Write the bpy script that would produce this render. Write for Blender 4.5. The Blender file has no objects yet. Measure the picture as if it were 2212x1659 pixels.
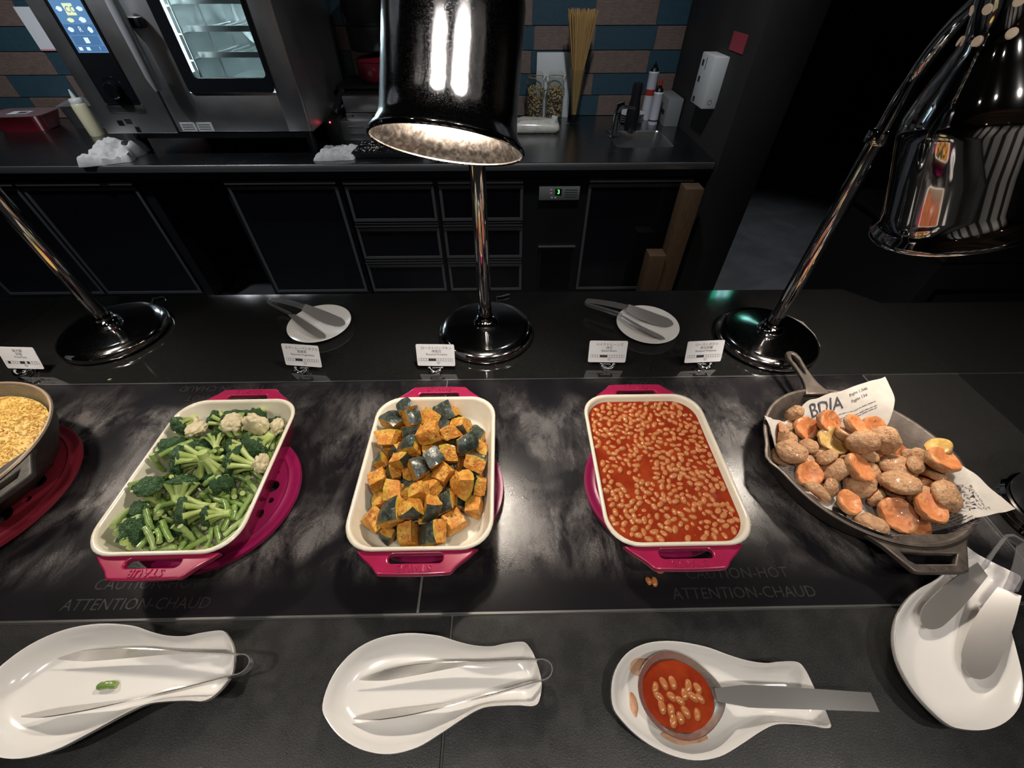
import bpy, bmesh, math, random
from mathutils import Vector, Matrix, Euler, Quaternion, noise

SC = bpy.context.scene
COL = SC.collection
ZC = 0.90                     # height of the buffet counter top above the floor; shapes below are given relative to that top
R = math.radians

# ---------------------------------------------------------------- camera
cam_data = bpy.data.cameras.new('camera')
cam_data.sensor_fit = 'HORIZONTAL'
cam_data.sensor_width = 36.0
cam_data.lens = 885.0 / 2212.0 * 36.0
cam_data.clip_start = 0.02
camera = bpy.data.objects.new('camera', cam_data)
camera.location = (0, 0, 0.75 + ZC)
camera.rotation_euler = (R(44.0), 0, R(-1.0))
COL.objects.link(camera)
SC.camera = camera

# ---------------------------------------------------------------- world, view
w = bpy.data.worlds.new('world')
SC.world = w
w.use_nodes = True
w.node_tree.nodes['Background'].inputs[0].default_value = (1.0, 0.93, 0.86, 1)
w.node_tree.nodes['Background'].inputs[1].default_value = 0.02
SC.view_settings.view_transform = 'Standard'
SC.view_settings.look = 'None'
SC.view_settings.gamma = 1.0
SC.view_settings.use_curve_mapping = False
SC.view_settings.exposure = 0.55


def light(name, kind, loc, power, color=(1, 1, 1), parent=None, aim=None, size=0.1, spot=None, blend=0.5):
    d = bpy.data.lights.new(name, kind)
    d.energy = power
    d.color = color
    if kind == 'AREA':
        d.shape = 'DISK'
        d.size = size
    else:
        d.shadow_soft_size = size
    if kind == 'SPOT':
        d.spot_size = R(spot or 90)
        d.spot_blend = blend
    o = bpy.data.objects.new(name, d)
    COL.objects.link(o)
    o.parent = parent
    o.location = Vector(loc) + (Vector((0, 0, 0)) if parent else Vector((0, 0, ZC)))
    if aim is not None:
        v = Vector(aim) - Vector(loc)
        o.rotation_euler = v.to_track_quat('-Z', 'Y').to_euler()
    return o


# ceiling downlights over the guests' side and the kitchen (fixtures are built further down)
DOWNLIGHTS = [(-1.25, -0.30, 15), (-0.35, -0.42, 22), (0.55, -0.42, 22), (1.35, -0.25, 14)]
for dx, dy, pw in DOWNLIGHTS:
    light('downlight_beam', 'SPOT', (dx, dy, 1.77), pw, (1.0, 0.93, 0.86), aim=(dx * 0.8, 0.35, 0), size=0.035, spot=75, blend=0.7)
KITCHEN_LIGHTS = [(-2.3, 1.75, 78), (0.3, 1.75, 50)]
for dx, dy, pw in KITCHEN_LIGHTS:
    light('kitchen_beam', 'SPOT', (dx, dy, 1.77), pw, (0.86, 0.92, 1.0), aim=(dx, dy + 0.75, 0), size=0.05, spot=105, blend=0.8)
light('hall_beam', 'SPOT', (2.3, 3.1, 1.77), 75, (0.9, 0.93, 1.0), aim=(2.1, 3.0, -0.9), size=0.05, spot=60, blend=0.9)

DINING_LIGHTS = [(-2.2, -3.0, 60), (0.0, -3.1, 60), (2.2, -3.0, 60)]
for dx, dy, pw in DINING_LIGHTS:
    light('dining_beam', 'SPOT', (dx, dy, 1.77), pw, (1.0, 0.91, 0.82), aim=(dx, -4.4, 0.2), size=0.05, spot=120, blend=0.8)

# ---------------------------------------------------------------- materials
MATS = {}


def mat(name, col, rough=0.5, metal=0.0, var=None, bump=None, rvar=None, spec=None, trans=0.0, ior=None, emit=None, coat=0.0, sss=0.0, stretch=None, alpha=1.0, vbump=None, bdist=0.002):
    """var=(scale, col2, lo, hi[, detail]) blends a second colour by noise; bump=(scale, strength[, detail]); rvar=(scale, rough2, lo, hi)"""
    m = bpy.data.materials.new(name)
    m.use_nodes = True
    nt = m.node_tree
    b = nt.nodes['Principled BSDF']
    b.inputs['Base Color'].default_value = (*col, 1)
    b.inputs['Roughness'].default_value = rough
    b.inputs['Metallic'].default_value = metal
    if spec is not None:
        b.inputs['Specular IOR Level'].default_value = spec
    if trans:
        b.inputs['Transmission Weight'].default_value = trans
    if ior:
        b.inputs['IOR'].default_value = ior
    if coat:
        b.inputs['Coat Weight'].default_value = coat
        b.inputs['Coat Roughness'].default_value = 0.08
    if sss:
        b.inputs['Subsurface Weight'].default_value = sss
        b.inputs['Subsurface Radius'].default_value = (0.006, 0.003, 0.0015)
        b.inputs['Subsurface Scale'].default_value = 0.5
    if emit:
        b.inputs['Emission Color'].default_value = (*emit[0], 1)
        b.inputs['Emission Strength'].default_value = emit[1]
    if alpha < 1:
        b.inputs['Alpha'].default_value = alpha
    vec = None
    if var or bump or rvar or vbump:
        tc = nt.nodes.new('ShaderNodeTexCoord')
        vec = tc.outputs['Object']
        if stretch:
            mp = nt.nodes.new('ShaderNodeMapping')
            mp.inputs['Scale'].default_value = stretch
            nt.links.new(vec, mp.inputs['Vector'])
            vec = mp.outputs['Vector']

    def nz(scale, detail=4.0):
        n = nt.nodes.new('ShaderNodeTexNoise')
        n.inputs['Scale'].default_value = scale
        n.inputs['Detail'].default_value = detail
        n.inputs['Roughness'].default_value = 0.6
        nt.links.new(vec, n.inputs['Vector'])
        return n.outputs['Fac']

    def ramp(src, lo, hi):
        r = nt.nodes.new('ShaderNodeMapRange')
        r.inputs['From Min'].default_value = lo
        r.inputs['From Max'].default_value = hi
        nt.links.new(src, r.inputs['Value'])
        return r.outputs['Result']

    if var:
        vs = var if isinstance(var, list) else [var]
        prev = None
        for v in vs:
            f = ramp(nz(v[0], v[4] if len(v) > 4 else 5.0), v[2], v[3])
            mx = nt.nodes.new('ShaderNodeMix')
            mx.data_type = 'RGBA'
            nt.links.new(f, mx.inputs['Factor'])
            if prev is None:
                mx.inputs['A'].default_value = (*col, 1)
            else:
                nt.links.new(prev, mx.inputs['A'])
            mx.inputs['B'].default_value = (*v[1], 1)
            prev = mx.outputs['Result']
        nt.links.new(prev, b.inputs['Base Color'])
    if rvar:
        f = ramp(nz(rvar[0], 6.0), rvar[2], rvar[3])
        mr = nt.nodes.new('ShaderNodeMapRange')
        mr.inputs['To Min'].default_value = rough
        mr.inputs['To Max'].default_value = rvar[1]
        nt.links.new(f, mr.inputs['Value'])
        nt.links.new(mr.outputs['Result'], b.inputs['Roughness'])
    if bump:
        bn = nt.nodes.new('ShaderNodeBump')
        bn.inputs['Strength'].default_value = bump[1]
        bn.inputs['Distance'].default_value = bdist
        nt.links.new(nz(bump[0], bump[2] if len(bump) > 2 else 4.0), bn.inputs['Height'])
        nt.links.new(bn.outputs['Normal'], b.inputs['Normal'])
    if vbump:
        vo = nt.nodes.new('ShaderNodeTexVoronoi')
        vo.inputs['Scale'].default_value = vbump[0]
        nt.links.new(vec, vo.inputs['Vector'])
        b2 = nt.nodes.new('ShaderNodeBump')
        b2.invert = True
        b2.inputs['Strength'].default_value = vbump[1]
        b2.inputs['Distance'].default_value = bdist
        nt.links.new(vo.outputs['Distance'], b2.inputs['Height'])
        if bump: nt.links.new(bn.outputs['Normal'], b2.inputs['Normal'])
        nt.links.new(b2.outputs['Normal'], b.inputs['Normal'])
    MATS[name] = m
    return m


def gradient_z(m, col2, z0, z1, wob=0.0, scale=60):
    """second colour along the local z of the thing (e.g. green flesh under a pumpkin's skin)"""
    nt = m.node_tree
    b = nt.nodes['Principled BSDF']
    src = b.inputs['Base Color'].links[0].from_socket if b.inputs['Base Color'].links else None
    tc = nt.nodes.new('ShaderNodeTexCoord')
    sx = nt.nodes.new('ShaderNodeSeparateXYZ')
    nt.links.new(tc.outputs['Object'], sx.inputs[0])
    mr = nt.nodes.new('ShaderNodeMapRange')
    mr.inputs['From Min'].default_value = z0
    mr.inputs['From Max'].default_value = z1
    nt.links.new(sx.outputs['Z'], mr.inputs['Value'])
    mx = nt.nodes.new('ShaderNodeMix')
    mx.data_type = 'RGBA'
    nt.links.new(mr.outputs['Result'], mx.inputs['Factor'])
    if src:
        nt.links.new(src, mx.inputs['A'])
    else:
        mx.inputs['A'].default_value = b.inputs['Base Color'].default_value
    mx.inputs['B'].default_value = (*col2, 1)
    nt.links.new(mx.outputs['Result'], b.inputs['Base Color'])
    return m


# ---------------------------------------------------------------- object helpers
def tag(o, label=None, cat=None, group=None, kind=None):
    if label: o['label'] = label
    if cat: o['category'] = cat
    if group: o['group'] = group
    if kind: o['kind'] = kind
    return o


def empty(name, label, cat, loc=(0, 0, 0), rot=(0, 0, 0), group=None):
    o = bpy.data.objects.new(name, None)
    o.empty_display_size = 0.05
    COL.objects.link(o)
    o.location = (loc[0], loc[1], loc[2] + ZC)
    o.rotation_euler = rot
    return tag(o, label, cat, group)


def link(name, me, m=None, parent=None, loc=(0, 0, 0), rot=(0, 0, 0), smooth=None, sc=None):
    if m is not None and not me.materials:
        for k in (m if isinstance(m, (list, tuple)) else [m]):
            me.materials.append(MATS[k] if isinstance(k, str) else k)
    if smooth is not None:
        sm(me, smooth)
    o = bpy.data.objects.new(name, me)
    COL.objects.link(o)
    if parent is not None:
        o.parent = parent
        o.location = loc
    else:
        o.location = (loc[0], loc[1], loc[2] + ZC)
    o.rotation_euler = rot
    if sc: o.scale = sc
    return o


def sm(me, angle=40):
    """smooth shading with sharp edges above the angle"""
    if angle <= 0:
        return me
    me.polygons.foreach_set('use_smooth', [True] * len(me.polygons))
    me.update()
    me.set_sharp_from_angle(angle=R(angle))
    return me


def mesh(verts, faces, name='shape', mats=None):
    me = bpy.data.meshes.new(name)
    me.from_pydata([tuple(v) for v in verts], [], [tuple(f) for f in faces])
    if mats: me.polygons.foreach_set('material_index', mats)
    me.validate()
    me.update()
    return me


def from_bm(bm, name='shape', recalc=True):
    if recalc: bmesh.ops.recalc_face_normals(bm, faces=bm.faces[:])
    me = bpy.data.meshes.new(name)
    bm.to_mesh(me)
    bm.free()
    return me


def box_me(x0, x1, y0, y1, z0, z1, bev=0.0, seg=2):
    bm = bmesh.new()
    bmesh.ops.create_cube(bm, size=1.0)
    for v in bm.verts:
        v.co = Vector((x0 + (v.co.x + .5) * (x1 - x0), y0 + (v.co.y + .5) * (y1 - y0), z0 + (v.co.z + .5) * (z1 - z0)))
    if bev:
        bmesh.ops.bevel(bm, geom=bm.edges[:] + bm.verts[:], offset=bev, segments=seg, profile=0.5, affect='EDGES')
    return from_bm(bm)


def box(name, x0, x1, y0, y1, z0, z1, m, parent=None, bev=0.0, seg=2, loc=(0, 0, 0), rot=(0, 0, 0)):
    return link(name, box_me(x0, x1, y0, y1, z0, z1, bev, seg), m, parent, loc, rot, smooth=35 if bev else None)


def lathe_me(prof, n=48, cap0=False, cap1=False, fn=None):
    vs, fs = [], []
    for (r, z) in prof:
        for i in range(n):
            a = 2 * math.pi * i / n
            p = Vector((r * math.cos(a), r * math.sin(a), z))
            vs.append(fn(p, a) if fn else p)
    k = len(prof)
    for j in range(k - 1):
        for i in range(n):
            i2 = (i + 1) % n
            fs.append((j * n + i, j * n + i2, (j + 1) * n + i2, (j + 1) * n + i))
    if cap0: fs.append(tuple(range(n - 1, -1, -1)))
    if cap1: fs.append(tuple((k - 1) * n + i for i in range(n)))
    return mesh(vs, fs)


def lathe(name, prof, m, parent=None, n=48, loc=(0, 0, 0), rot=(0, 0, 0), cap0=False, cap1=False, angle=40, fn=None):
    return link(name, lathe_me(prof, n, cap0, cap1, fn), m, parent, loc, rot, smooth=angle)


def tube_me(pts, rad, n=12, caps=True):
    pts = [Vector(p) for p in pts]
    k = len(pts)
    rads = rad if isinstance(rad, (list, tuple)) else [rad] * k
    vs, fs = [], []
    prev = None
    for j, p in enumerate(pts):
        t = (pts[min(j + 1, k - 1)] - pts[max(j - 1, 0)]).normalized()
        if prev is None:
            u = t.cross(Vector((0, 0, 1)))
            if u.length < 1e-3: u = t.cross(Vector((0, 1, 0)))
            u.normalize()
        else:
            u = (prev - t * prev.dot(t)).normalized()
        prev = u
        v = t.cross(u)
        for i in range(n):
            a = 2 * math.pi * i / n
            vs.append(p + (u * math.cos(a) + v * math.sin(a)) * rads[j])
    for j in range(k - 1):
        for i in range(n):
            i2 = (i + 1) % n
            fs.append((j * n + i, j * n + i2, (j + 1) * n + i2, (j + 1) * n + i))
    if caps:
        fs.append(tuple(range(n - 1, -1, -1)))
        fs.append(tuple((k - 1) * n + i for i in range(n)))
    return mesh(vs, fs)


def tube(name, pts, rad, m, parent=None, n=12, loc=(0, 0, 0), rot=(0, 0, 0), angle=50):
    return link(name, tube_me(pts, rad, n), m, parent, loc, rot, smooth=angle)


def ribbon_me(st, th):
    """stations (centre, half width vector); closed strip of thickness th"""
    k = len(st)
    vs, fs = [], []
    for j, (c, wv) in enumerate(st):
        c = Vector(c)
        wv = Vector(wv)
        t = (Vector(st[min(j + 1, k - 1)][0]) - Vector(st[max(j - 1, 0)][0])).normalized()
        nrm = t.cross(wv).normalized() * th / 2
        vs += [c + wv + nrm, c - wv + nrm, c - wv - nrm, c + wv - nrm]
    for j in range(k - 1):
        for i in range(4):
            a, b2 = j * 4 + i, j * 4 + (i + 1) % 4
            fs.append((a, b2, b2 + 4, a + 4))
    fs.append((3, 2, 1, 0))
    fs.append(tuple((k - 1) * 4 + i for i in range(4)))
    return mesh(vs, fs)


def eval_mesh(o):
    dg = bpy.context.evaluated_depsgraph_get()
    dg.update()
    me = bpy.data.meshes.new_from_object(o.evaluated_get(dg))
    d = o.data
    bpy.data.objects.remove(o)
    bpy.data.curves.remove(d)
    me.materials.clear()
    return me


def plate_me(loops, half, bev=0.0, res=2):
    """flat plate in the xy plane with holes (first loop outside), 2*half thick, rounded edges"""
    cu = bpy.data.curves.new('outline', 'CURVE')
    cu.dimensions = '2D'
    cu.fill_mode = 'BOTH'
    cu.extrude = max(half - bev, 0)
    cu.bevel_depth = bev
    cu.bevel_resolution = res
    cu.offset = -bev
    for lp in loops:
        s = cu.splines.new('POLY')
        s.points.add(len(lp) - 1)
        for i, p in enumerate(lp):
            s.points[i].co = (p[0], p[1], 0, 1)
        s.use_cyclic_u = True
    o = bpy.data.objects.new('outline', cu)
    COL.objects.link(o)
    return eval_mesh(o)


TXT = {}


def text_me(body, size, extrude=0.0, bev=0.0, align='CENTER', spacing=1.0):
    key = (body, size, extrude, bev, align, spacing)
    if key not in TXT:
        cu = bpy.data.curves.new('text', 'FONT')
        cu.body = body
        cu.size = size
        cu.extrude = extrude
        cu.bevel_depth = bev
        cu.resolution_u = 2
        cu.align_x = align
        cu.align_y = 'CENTER'
        cu.space_character = spacing
        o = bpy.data.objects.new('text', cu)
        COL.objects.link(o)
        TXT[key] = eval_mesh(o)
    return TXT[key].copy()


def rrect(hx, hy, r, n=8):
    pts = []
    for cx, cy, a0 in ((hx - r, hy - r, 0), (-hx + r, hy - r, 90), (-hx + r, -hy + r, 180), (hx - r, -hy + r, 270)):
        for i in range(n + 1):
            a = R(a0 + 90 * i / n)
            pts.append((cx + r * math.cos(a), cy + r * math.sin(a)))
    return pts


def loft_me(rings, cap0=False, cap1=False):
    n = len(rings[0])
    vs = [p for r in rings for p in r]
    fs = []
    for j in range(len(rings) - 1):
        for i in range(n):
            i2 = (i + 1) % n
            fs.append((j * n + i, j * n + i2, (j + 1) * n + i2, (j + 1) * n + i))
    if cap0: fs.append(tuple(range(n - 1, -1, -1)))
    if cap1: fs.append(tuple((len(rings) - 1) * n + i for i in range(n)))
    return mesh(vs, fs)


def rings_rrect(spec, n=8):
    """spec: list of (hx, hy, r, z)"""
    return [[(x, y, z) for x, y in rrect(hx, hy, r, n)] for hx, hy, r, z in spec]


def copy_tree(o, parent=None):
    c = o.copy()
    COL.objects.link(c)
    if parent is not None: c.parent = parent
    for ch in list(o.children):
        copy_tree(ch, c)
    return c

# ---------------------------------------------------------------- food shapes (shared meshes, several variants of each)
def nv(p, s, seed=0.0):
    return noise.noise(Vector(p) * s + Vector((seed * 7.3, seed * 3.1, seed * 5.7)))


def pumpkin_me(seed):
    """chunk with a curved skin on local +z and cut flesh on the other sides; about 4 cm"""
    rn = random.Random(seed)
    hx, hy, hz = rn.uniform(.017, .023), rn.uniform(.015, .020), rn.uniform(.012, .016)
    bm = bmesh.new()
    bmesh.ops.create_cube(bm, size=2.0)
    bmesh.ops.subdivide_edges(bm, edges=bm.edges[:], cuts=5, use_grid_fill=True)
    bm.normal_update()
    skin = {f.index for f in bm.faces if f.normal.z > .9}
    cor = {(i, j, k): Vector([rn.uniform(-.24, .24) for _ in range(3)]) for i in (-1, 1) for j in (-1, 1) for k in (-1, 1)}
    shx, shy, tap, ang = rn.uniform(-.25, .25), rn.uniform(-.25, .25), rn.uniform(.62, .95), rn.uniform(-.3, .3)
    for v in bm.verts:
        p = v.co.copy()
        jit = sum((cor[(i, j, k)] * ((1 + i * p.x) * (1 + j * p.y) * (1 + k * p.z) / 8) for i in (-1, 1) for j in (-1, 1) for k in (-1, 1)), Vector())
        q = p.normalized() * 1.25
        p = p.lerp(q, .17) + jit
        s = tap + (1 - tap) * (p.z + 1) / 2
        x, y, z = p.x * s + shx * p.z * .5, p.y * s + shy * p.z * .5 + ang * p.x, p.z
        if z > 0: z += .45 * (1 - .5 * (p.x ** 2 + p.y ** 2)) * z - .2
        c = Vector((x * hx, y * hy, z * hz))
        c += c.normalized() * (.0024 * nv(c, 130, seed) + .0012 * nv(c, 380, seed))
        v.co = c
    for f in bm.faces:
        f.material_index = 0 if f.index in skin else 1
    me = from_bm(bm)
    return sm(me, 50)


def potato_me(seed):
    """half a small potato: wrinkled skin dome on +z, cut face on -z"""
    rn = random.Random(seed)
    a, b, h = rn.uniform(.024, .029), rn.uniform(.020, .024), rn.uniform(.016, .021)
    n, k = 40, 14
    vs, fs, mi = [], [], []
    for j in range(k + 1):
        t = j / k * math.pi / 2
        for i in range(n):
            ph = 2 * math.pi * i / n
            d = Vector((math.cos(t) * math.cos(ph), math.cos(t) * math.sin(ph), math.sin(t)))
            r = 1 + .12 * nv(d, 1.6, seed) + .06 * nv(d, 4, seed) + .075 * (.35 - abs(nv(d, 7, seed))) * math.sin(t) ** .3
            if j == k: r = 1
            vs.append(Vector((d.x * a * r, d.y * b * r, (d.z ** .8) * h * r)))
    for j in range(k):
        for i in range(n):
            i2 = (i + 1) % n
            fs.append((j * n + i, j * n + i2, (j + 1) * n + i2, (j + 1) * n + i))
            mi.append(0)
    prev = list(range(n))
    for s, z in ((.93, -.0028), (.72, -.0022), (.45, .0004), (.2, .002)):
        cur = []
        for i in range(n):
            p = vs[i]
            cur.append(len(vs))
            vs.append(Vector((p.x * s, p.y * s, z + .0014 * nv(p * s, 180, seed))))
        for i in range(n):
            i2 = (i + 1) % n
            fs.append((prev[i2], prev[i], cur[i], cur[i2]))
            mi.append(1)
        prev = cur
    fs.append(tuple(reversed(prev)))
    mi.append(1)
    return sm(mesh(vs, fs, mats=mi), 60)


def crown_me(seed, lobes=90, buds=420, rr=.0205, cut=-.02, flat=.62, la=.30, ba=.12, n=52, k=24):
    """domed head of a floret: big lobes with small buds on them"""
    vs, fs = [], []
    for j in range(k + 1):
        t = math.asin(cut) + (math.pi / 2 - math.asin(cut)) * j / k
        for i in range(n):
            ph = 2 * math.pi * i / n
            d = Vector((math.cos(t) * math.cos(ph), math.cos(t) * math.sin(ph), math.sin(t)))
            q = d * rr
            if j == k: q = Vector((0, 0, rr))
            d1 = noise.voronoi(q * lobes + Vector((seed * 3.3, 0, seed)))[0][0]
            d2 = noise.voronoi(q * buds + Vector((seed * 3.3, 0, seed)))[0][0]
            r = rr * (1 + la * (.55 - d1) * 1.4 + ba * (.5 - d2) * 1.5 + .12 * nv(d, 1.5, seed))
            vs.append(Vector((d.x * r, d.y * r, d.z * r * flat)))
    for j in range(k):
        for i in range(n):
            i2 = (i + 1) % n
            fs.append((j * n + i, j * n + i2, (j + 1) * n + i2, (j + 1) * n + i))
    fs.append(tuple(range(n - 1, -1, -1)))
    return sm(mesh(vs, fs), 180)


def stalk_me(seed, length=.034, rr=.0205, nb=10, thick=.0072):
    rn = random.Random(seed)
    bm = bmesh.new()

    def add(me):
        bm.from_mesh(me)
        bpy.data.meshes.remove(me)
    b = Vector((rn.uniform(-.003, .003), rn.uniform(-.003, .003), -length))
    mid = Vector((0, 0, -length * .62))
    add(tube_me([b, b.lerp(mid, .5), mid, mid * .6], [thick * 1.05, thick, thick * .98, thick * .6], 9))
    for i in range(nb):
        a = 2 * math.pi * i / nb + rn.uniform(-.3, .3)
        q_ = .80 if i % 3 else .35
        e = Vector((math.cos(a) * rr * q_, math.sin(a) * rr * q_, rn.uniform(-.002, .001)))
        m_ = mid.lerp(e, .5) + Vector((math.cos(a), math.sin(a), 0)) * .0015
        s0 = mid + Vector((math.cos(a), math.sin(a), 0)) * thick * .4 - Vector((0, 0, .004))
        add(tube_me([s0, m_, e, e * 1.1 + Vector((0, 0, .004))], [.0042, .0034, .0046, .0058], 7))
    me = from_bm(bm)
    return sm(me, 60)


def pod_me(seed, length=.045, rad=.0049):
    """cut piece of green bean along local x"""
    rn = random.Random(seed)
    bend, tw = rn.uniform(-.12, .12), rn.uniform(0, 6.28)
    pts, rads = [], []
    for j in range(9):
        t = j / 8 - .5
        off = bend * length * (t * t * 4 - .5) * .5
        pts.append((t * length, off * math.cos(tw), off * math.sin(tw)))
        rads.append(rad * (1 + .10 * math.sin(j * 2.4 + seed) + (-.12 if j in (0, 8) else 0)))
    me = tube_me(pts, rads, 9)
    mi = [0] * len(me.polygons)
    mi[-1] = mi[-2] = 1
    me.polygons.foreach_set('material_index', mi)
    return sm(me, 60)


def bean_me(seed):
    """baked bean lying in xy, slightly kidney shaped, about 12 mm"""
    rn = random.Random(seed)
    a, b, c = rn.uniform(.0066, .0082), rn.uniform(.0046, .0052), rn.uniform(.0040, .0046)
    n, k = 12, 7
    vs, fs = [Vector((a, 0, 0))], []
    for j in range(1, k):
        t = math.pi * j / k
        for i in range(n):
            ph = 2 * math.pi * i / n
            x = math.cos(t)
            y = math.sin(t) ** .8 * math.cos(ph) * b - .0012 * (1 - x * x) * .6 + .0006
            vs.append(Vector((x * a, y, math.sin(t) ** .8 * math.sin(ph) * c)))
    vs.append(Vector((-a, 0, 0)))
    for i in range(n):
        fs.append((0, 1 + i, 1 + (i + 1) % n))
        fs.append((len(vs) - 1, len(vs) - 1 - n + (i + 1) % n, len(vs) - 1 - n + i))
    for j in range(k - 2):
        for i in range(n):
            i2 = (i + 1) % n
            fs.append((1 + j * n + i, 1 + (j + 1) * n + i, 1 + (j + 1) * n + i2, 1 + j * n + i2))
    return sm(mesh(vs, fs), 180)


# dish interior used for the piles: centre y of the row, half sizes, floor height
DISH_Y = 0.437
DISH_HX, DISH_HY, DISH_R = 0.125, 0.167, 0.052
DISH_Z0, DISH_Z1 = 0.024, 0.086

# ---------------------------------------------------------------- material library
mat('granite', (0.010, 0.010, 0.010), 0.05, var=[(900, (0.065, 0.062, 0.058), .60, .72, 2.0)], rvar=(12, 0.10, .3, .8), spec=1.0)
mat('granite_front', (0.013, 0.013, 0.013), 0.30, var=[(900, (0.11, 0.106, 0.10), .58, .72, 2.0)], rvar=(25, 0.42, .4, .7), bump=(420, .12))
mat('grout', (0.10, 0.10, 0.098), 0.7)
mat('trim_steel', (0.42, 0.41, 0.40), 0.32, 1.0)
mat('black_paint', (0.008, 0.008, 0.009), 0.45)
mat('black_wall', (0.012, 0.011, 0.011), 0.65, var=(3, (0.02, 0.018, 0.016), .4, .7))
mat('black_floor', (0.035, 0.037, 0.04), 0.5, var=(4, (0.06, 0.062, 0.066), .4, .7), bump=(60, .1))
mat('ceiling_paint', (0.02, 0.02, 0.021), 0.8)
mat('tile_blue', (0.026, 0.058, 0.078), 0.34, var=(40, (0.034, 0.070, 0.092), .35, .7), bump=(180, .05))
mat('tile_wood', (0.125, 0.085, 0.068), 0.55, var=[(26, (0.18, 0.128, 0.105), .4, .65), (70, (0.06, 0.04, 0.03), .58, .75)], stretch=(1, 8, 8), bump=(60, .2))
mat('steel', (0.50, 0.50, 0.50), 0.28, 1.0, rvar=(8, 0.40, .35, .7))
mat('edge_steel', (0.62, 0.62, 0.62), 0.42, 1.0)
mat('handle_steel', (0.42, 0.42, 0.43), 0.35, .25)
mat('steel_oven', (0.64, 0.625, 0.62), 0.36, 1.0, rvar=(5, 0.44, .35, .7))
mat('steel_top', (0.26, 0.265, 0.27), 0.25, 1.0, rvar=(4, 0.29, .3, .8))
mat('steel_dark', (0.045, 0.045, 0.046), 0.36, 1.0, rvar=(9, 0.5, .35, .7))
mat('fridge_frame', (0.16, 0.16, 0.16), 0.42, 0.6)
mat('chrome', (0.66, 0.66, 0.67), 0.05, 1.0)
mat('chrome_worn', (0.55, 0.55, 0.55), 0.10, 1.0, rvar=(420, 0.26, .52, .80), bump=(500, .02))
mat('shade_outside', (0.50, 0.50, 0.515), 0.09, 1.0, rvar=(600, 0.30, .44, .78), bump=(800, .12))
mat('shade_inside', (0.17, 0.148, 0.13), 0.32, 1.0, rvar=(120, 0.5, .4, .7), bump=(160, .15))
mat('vent_glow', (0.2, 0.16, 0.12), 0.5, emit=((1.0, 0.72, 0.50), 0.14))  # lit inside of the shade, put as emission on discs at the vents
mat('bulb_glass', (0.9, 0.85, 0.8), 0.3, emit=((1.0, 0.84, 0.66), 9.0))
mat('black_plastic', (0.010, 0.010, 0.011), 0.32)
mat('black_glass', (0.006, 0.006, 0.008), 0.06)
mat('rubber', (0.014, 0.014, 0.014), 0.7)
mat('white_paper', (0.72, 0.72, 0.74), 0.6)
mat('ink', (0.02, 0.02, 0.022), 0.6)
mat('white_plastic', (0.55, 0.55, 0.53), 0.4)
mat('wood', (0.085, 0.047, 0.024), 0.55, var=[(20, (0.125, 0.072, 0.038), .4, .65)], stretch=(9, 9, 1), bump=(80, .15))
mat('oven_cavity', (0.62, 0.66, 0.66), 0.36, 1.0, rvar=(40, .5, .4, .7))
mat('oven_lamp', (0.8, 0.9, 0.95), 0.3, emit=((0.80, 0.95, 1.0), 7.0))
mat('screen_blue', (0.02, 0.05, 0.10), 0.2, emit=((0.13, 0.28, 0.52), 0.55))
mat('screen_cell', (0.02, 0.05, 0.10), 0.2, emit=((0.08, 0.19, 0.38), 0.55))
mat('screen_white', (0.3, 0.35, 0.4), 0.3, emit=((0.60, 0.75, 0.90), 0.7))
mat('screen_yellow', (0.3, 0.35, 0.2), 0.3, emit=((0.62, 0.68, 0.42), 0.7))
mat('screen_red', (0.3, 0.2, 0.2), 0.3, emit=((0.55, 0.35, 0.40), 0.6))
mat('screen_cyan', (0.1, 0.3, 0.4), 0.3, emit=((0.10, 0.45, 0.80), 0.8))
mat('led_green', (0.0, 0.3, 0.02), 0.3, emit=((0.10, 1.0, 0.12), 3.0))
mat('led_red', (0.3, 0.0, 0.0), 0.3, emit=((1.0, 0.05, 0.08), 4.0))
mat('panel_grey', (0.20, 0.205, 0.20), 0.45)
mat('oven_panel', (0.010, 0.011, 0.014), 0.22)


def clear_mat(name, col, rough=0.02, ior=1.45, opacity=0.0):
    """thin clear pane or wall: see-through with a real surface reflection"""
    m = bpy.data.materials.new(name)
    m.use_nodes = True
    nt = m.node_tree
    nt.nodes.remove(nt.nodes['Principled BSDF'])
    out = nt.nodes['Material Output']
    tr = nt.nodes.new('ShaderNodeBsdfTransparent')
    tr.inputs[0].default_value = (*col, 1)
    gl = nt.nodes.new('ShaderNodeBsdfGlossy')
    gl.inputs['Roughness'].default_value = rough
    lw = nt.nodes.new('ShaderNodeLayerWeight')
    lw.inputs['Blend'].default_value = .5
    pw = nt.nodes.new('ShaderNodeMath')
    pw.operation = 'POWER'
    nt.links.new(lw.outputs['Facing'], pw.inputs[0])
    pw.inputs[1].default_value = 4.0
    fr = nt.nodes.new('ShaderNodeMath')
    fr.operation = 'MULTIPLY_ADD'
    nt.links.new(pw.outputs[0], fr.inputs[0])
    f0 = ((ior - 1) / (ior + 1)) ** 2
    fr.inputs[1].default_value = .9
    fr.inputs[2].default_value = f0
    mx = nt.nodes.new('ShaderNodeMixShader')
    nt.links.new(fr.outputs[0], mx.inputs[0])
    nt.links.new(tr.outputs[0], mx.inputs[1])
    nt.links.new(gl.outputs[0], mx.inputs[2])
    last = mx.outputs[0]
    if opacity:
        df = nt.nodes.new('ShaderNodeBsdfDiffuse')
        df.inputs[0].default_value = (0.7, 0.7, 0.68, 1)
        m2 = nt.nodes.new('ShaderNodeMixShader')
        m2.inputs[0].default_value = opacity
        nt.links.new(last, m2.inputs[1])
        nt.links.new(df.outputs[0], m2.inputs[2])
        last = m2.outputs[0]
    nt.links.new(last, out.inputs[0])
    MATS[name] = m
    return m


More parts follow.
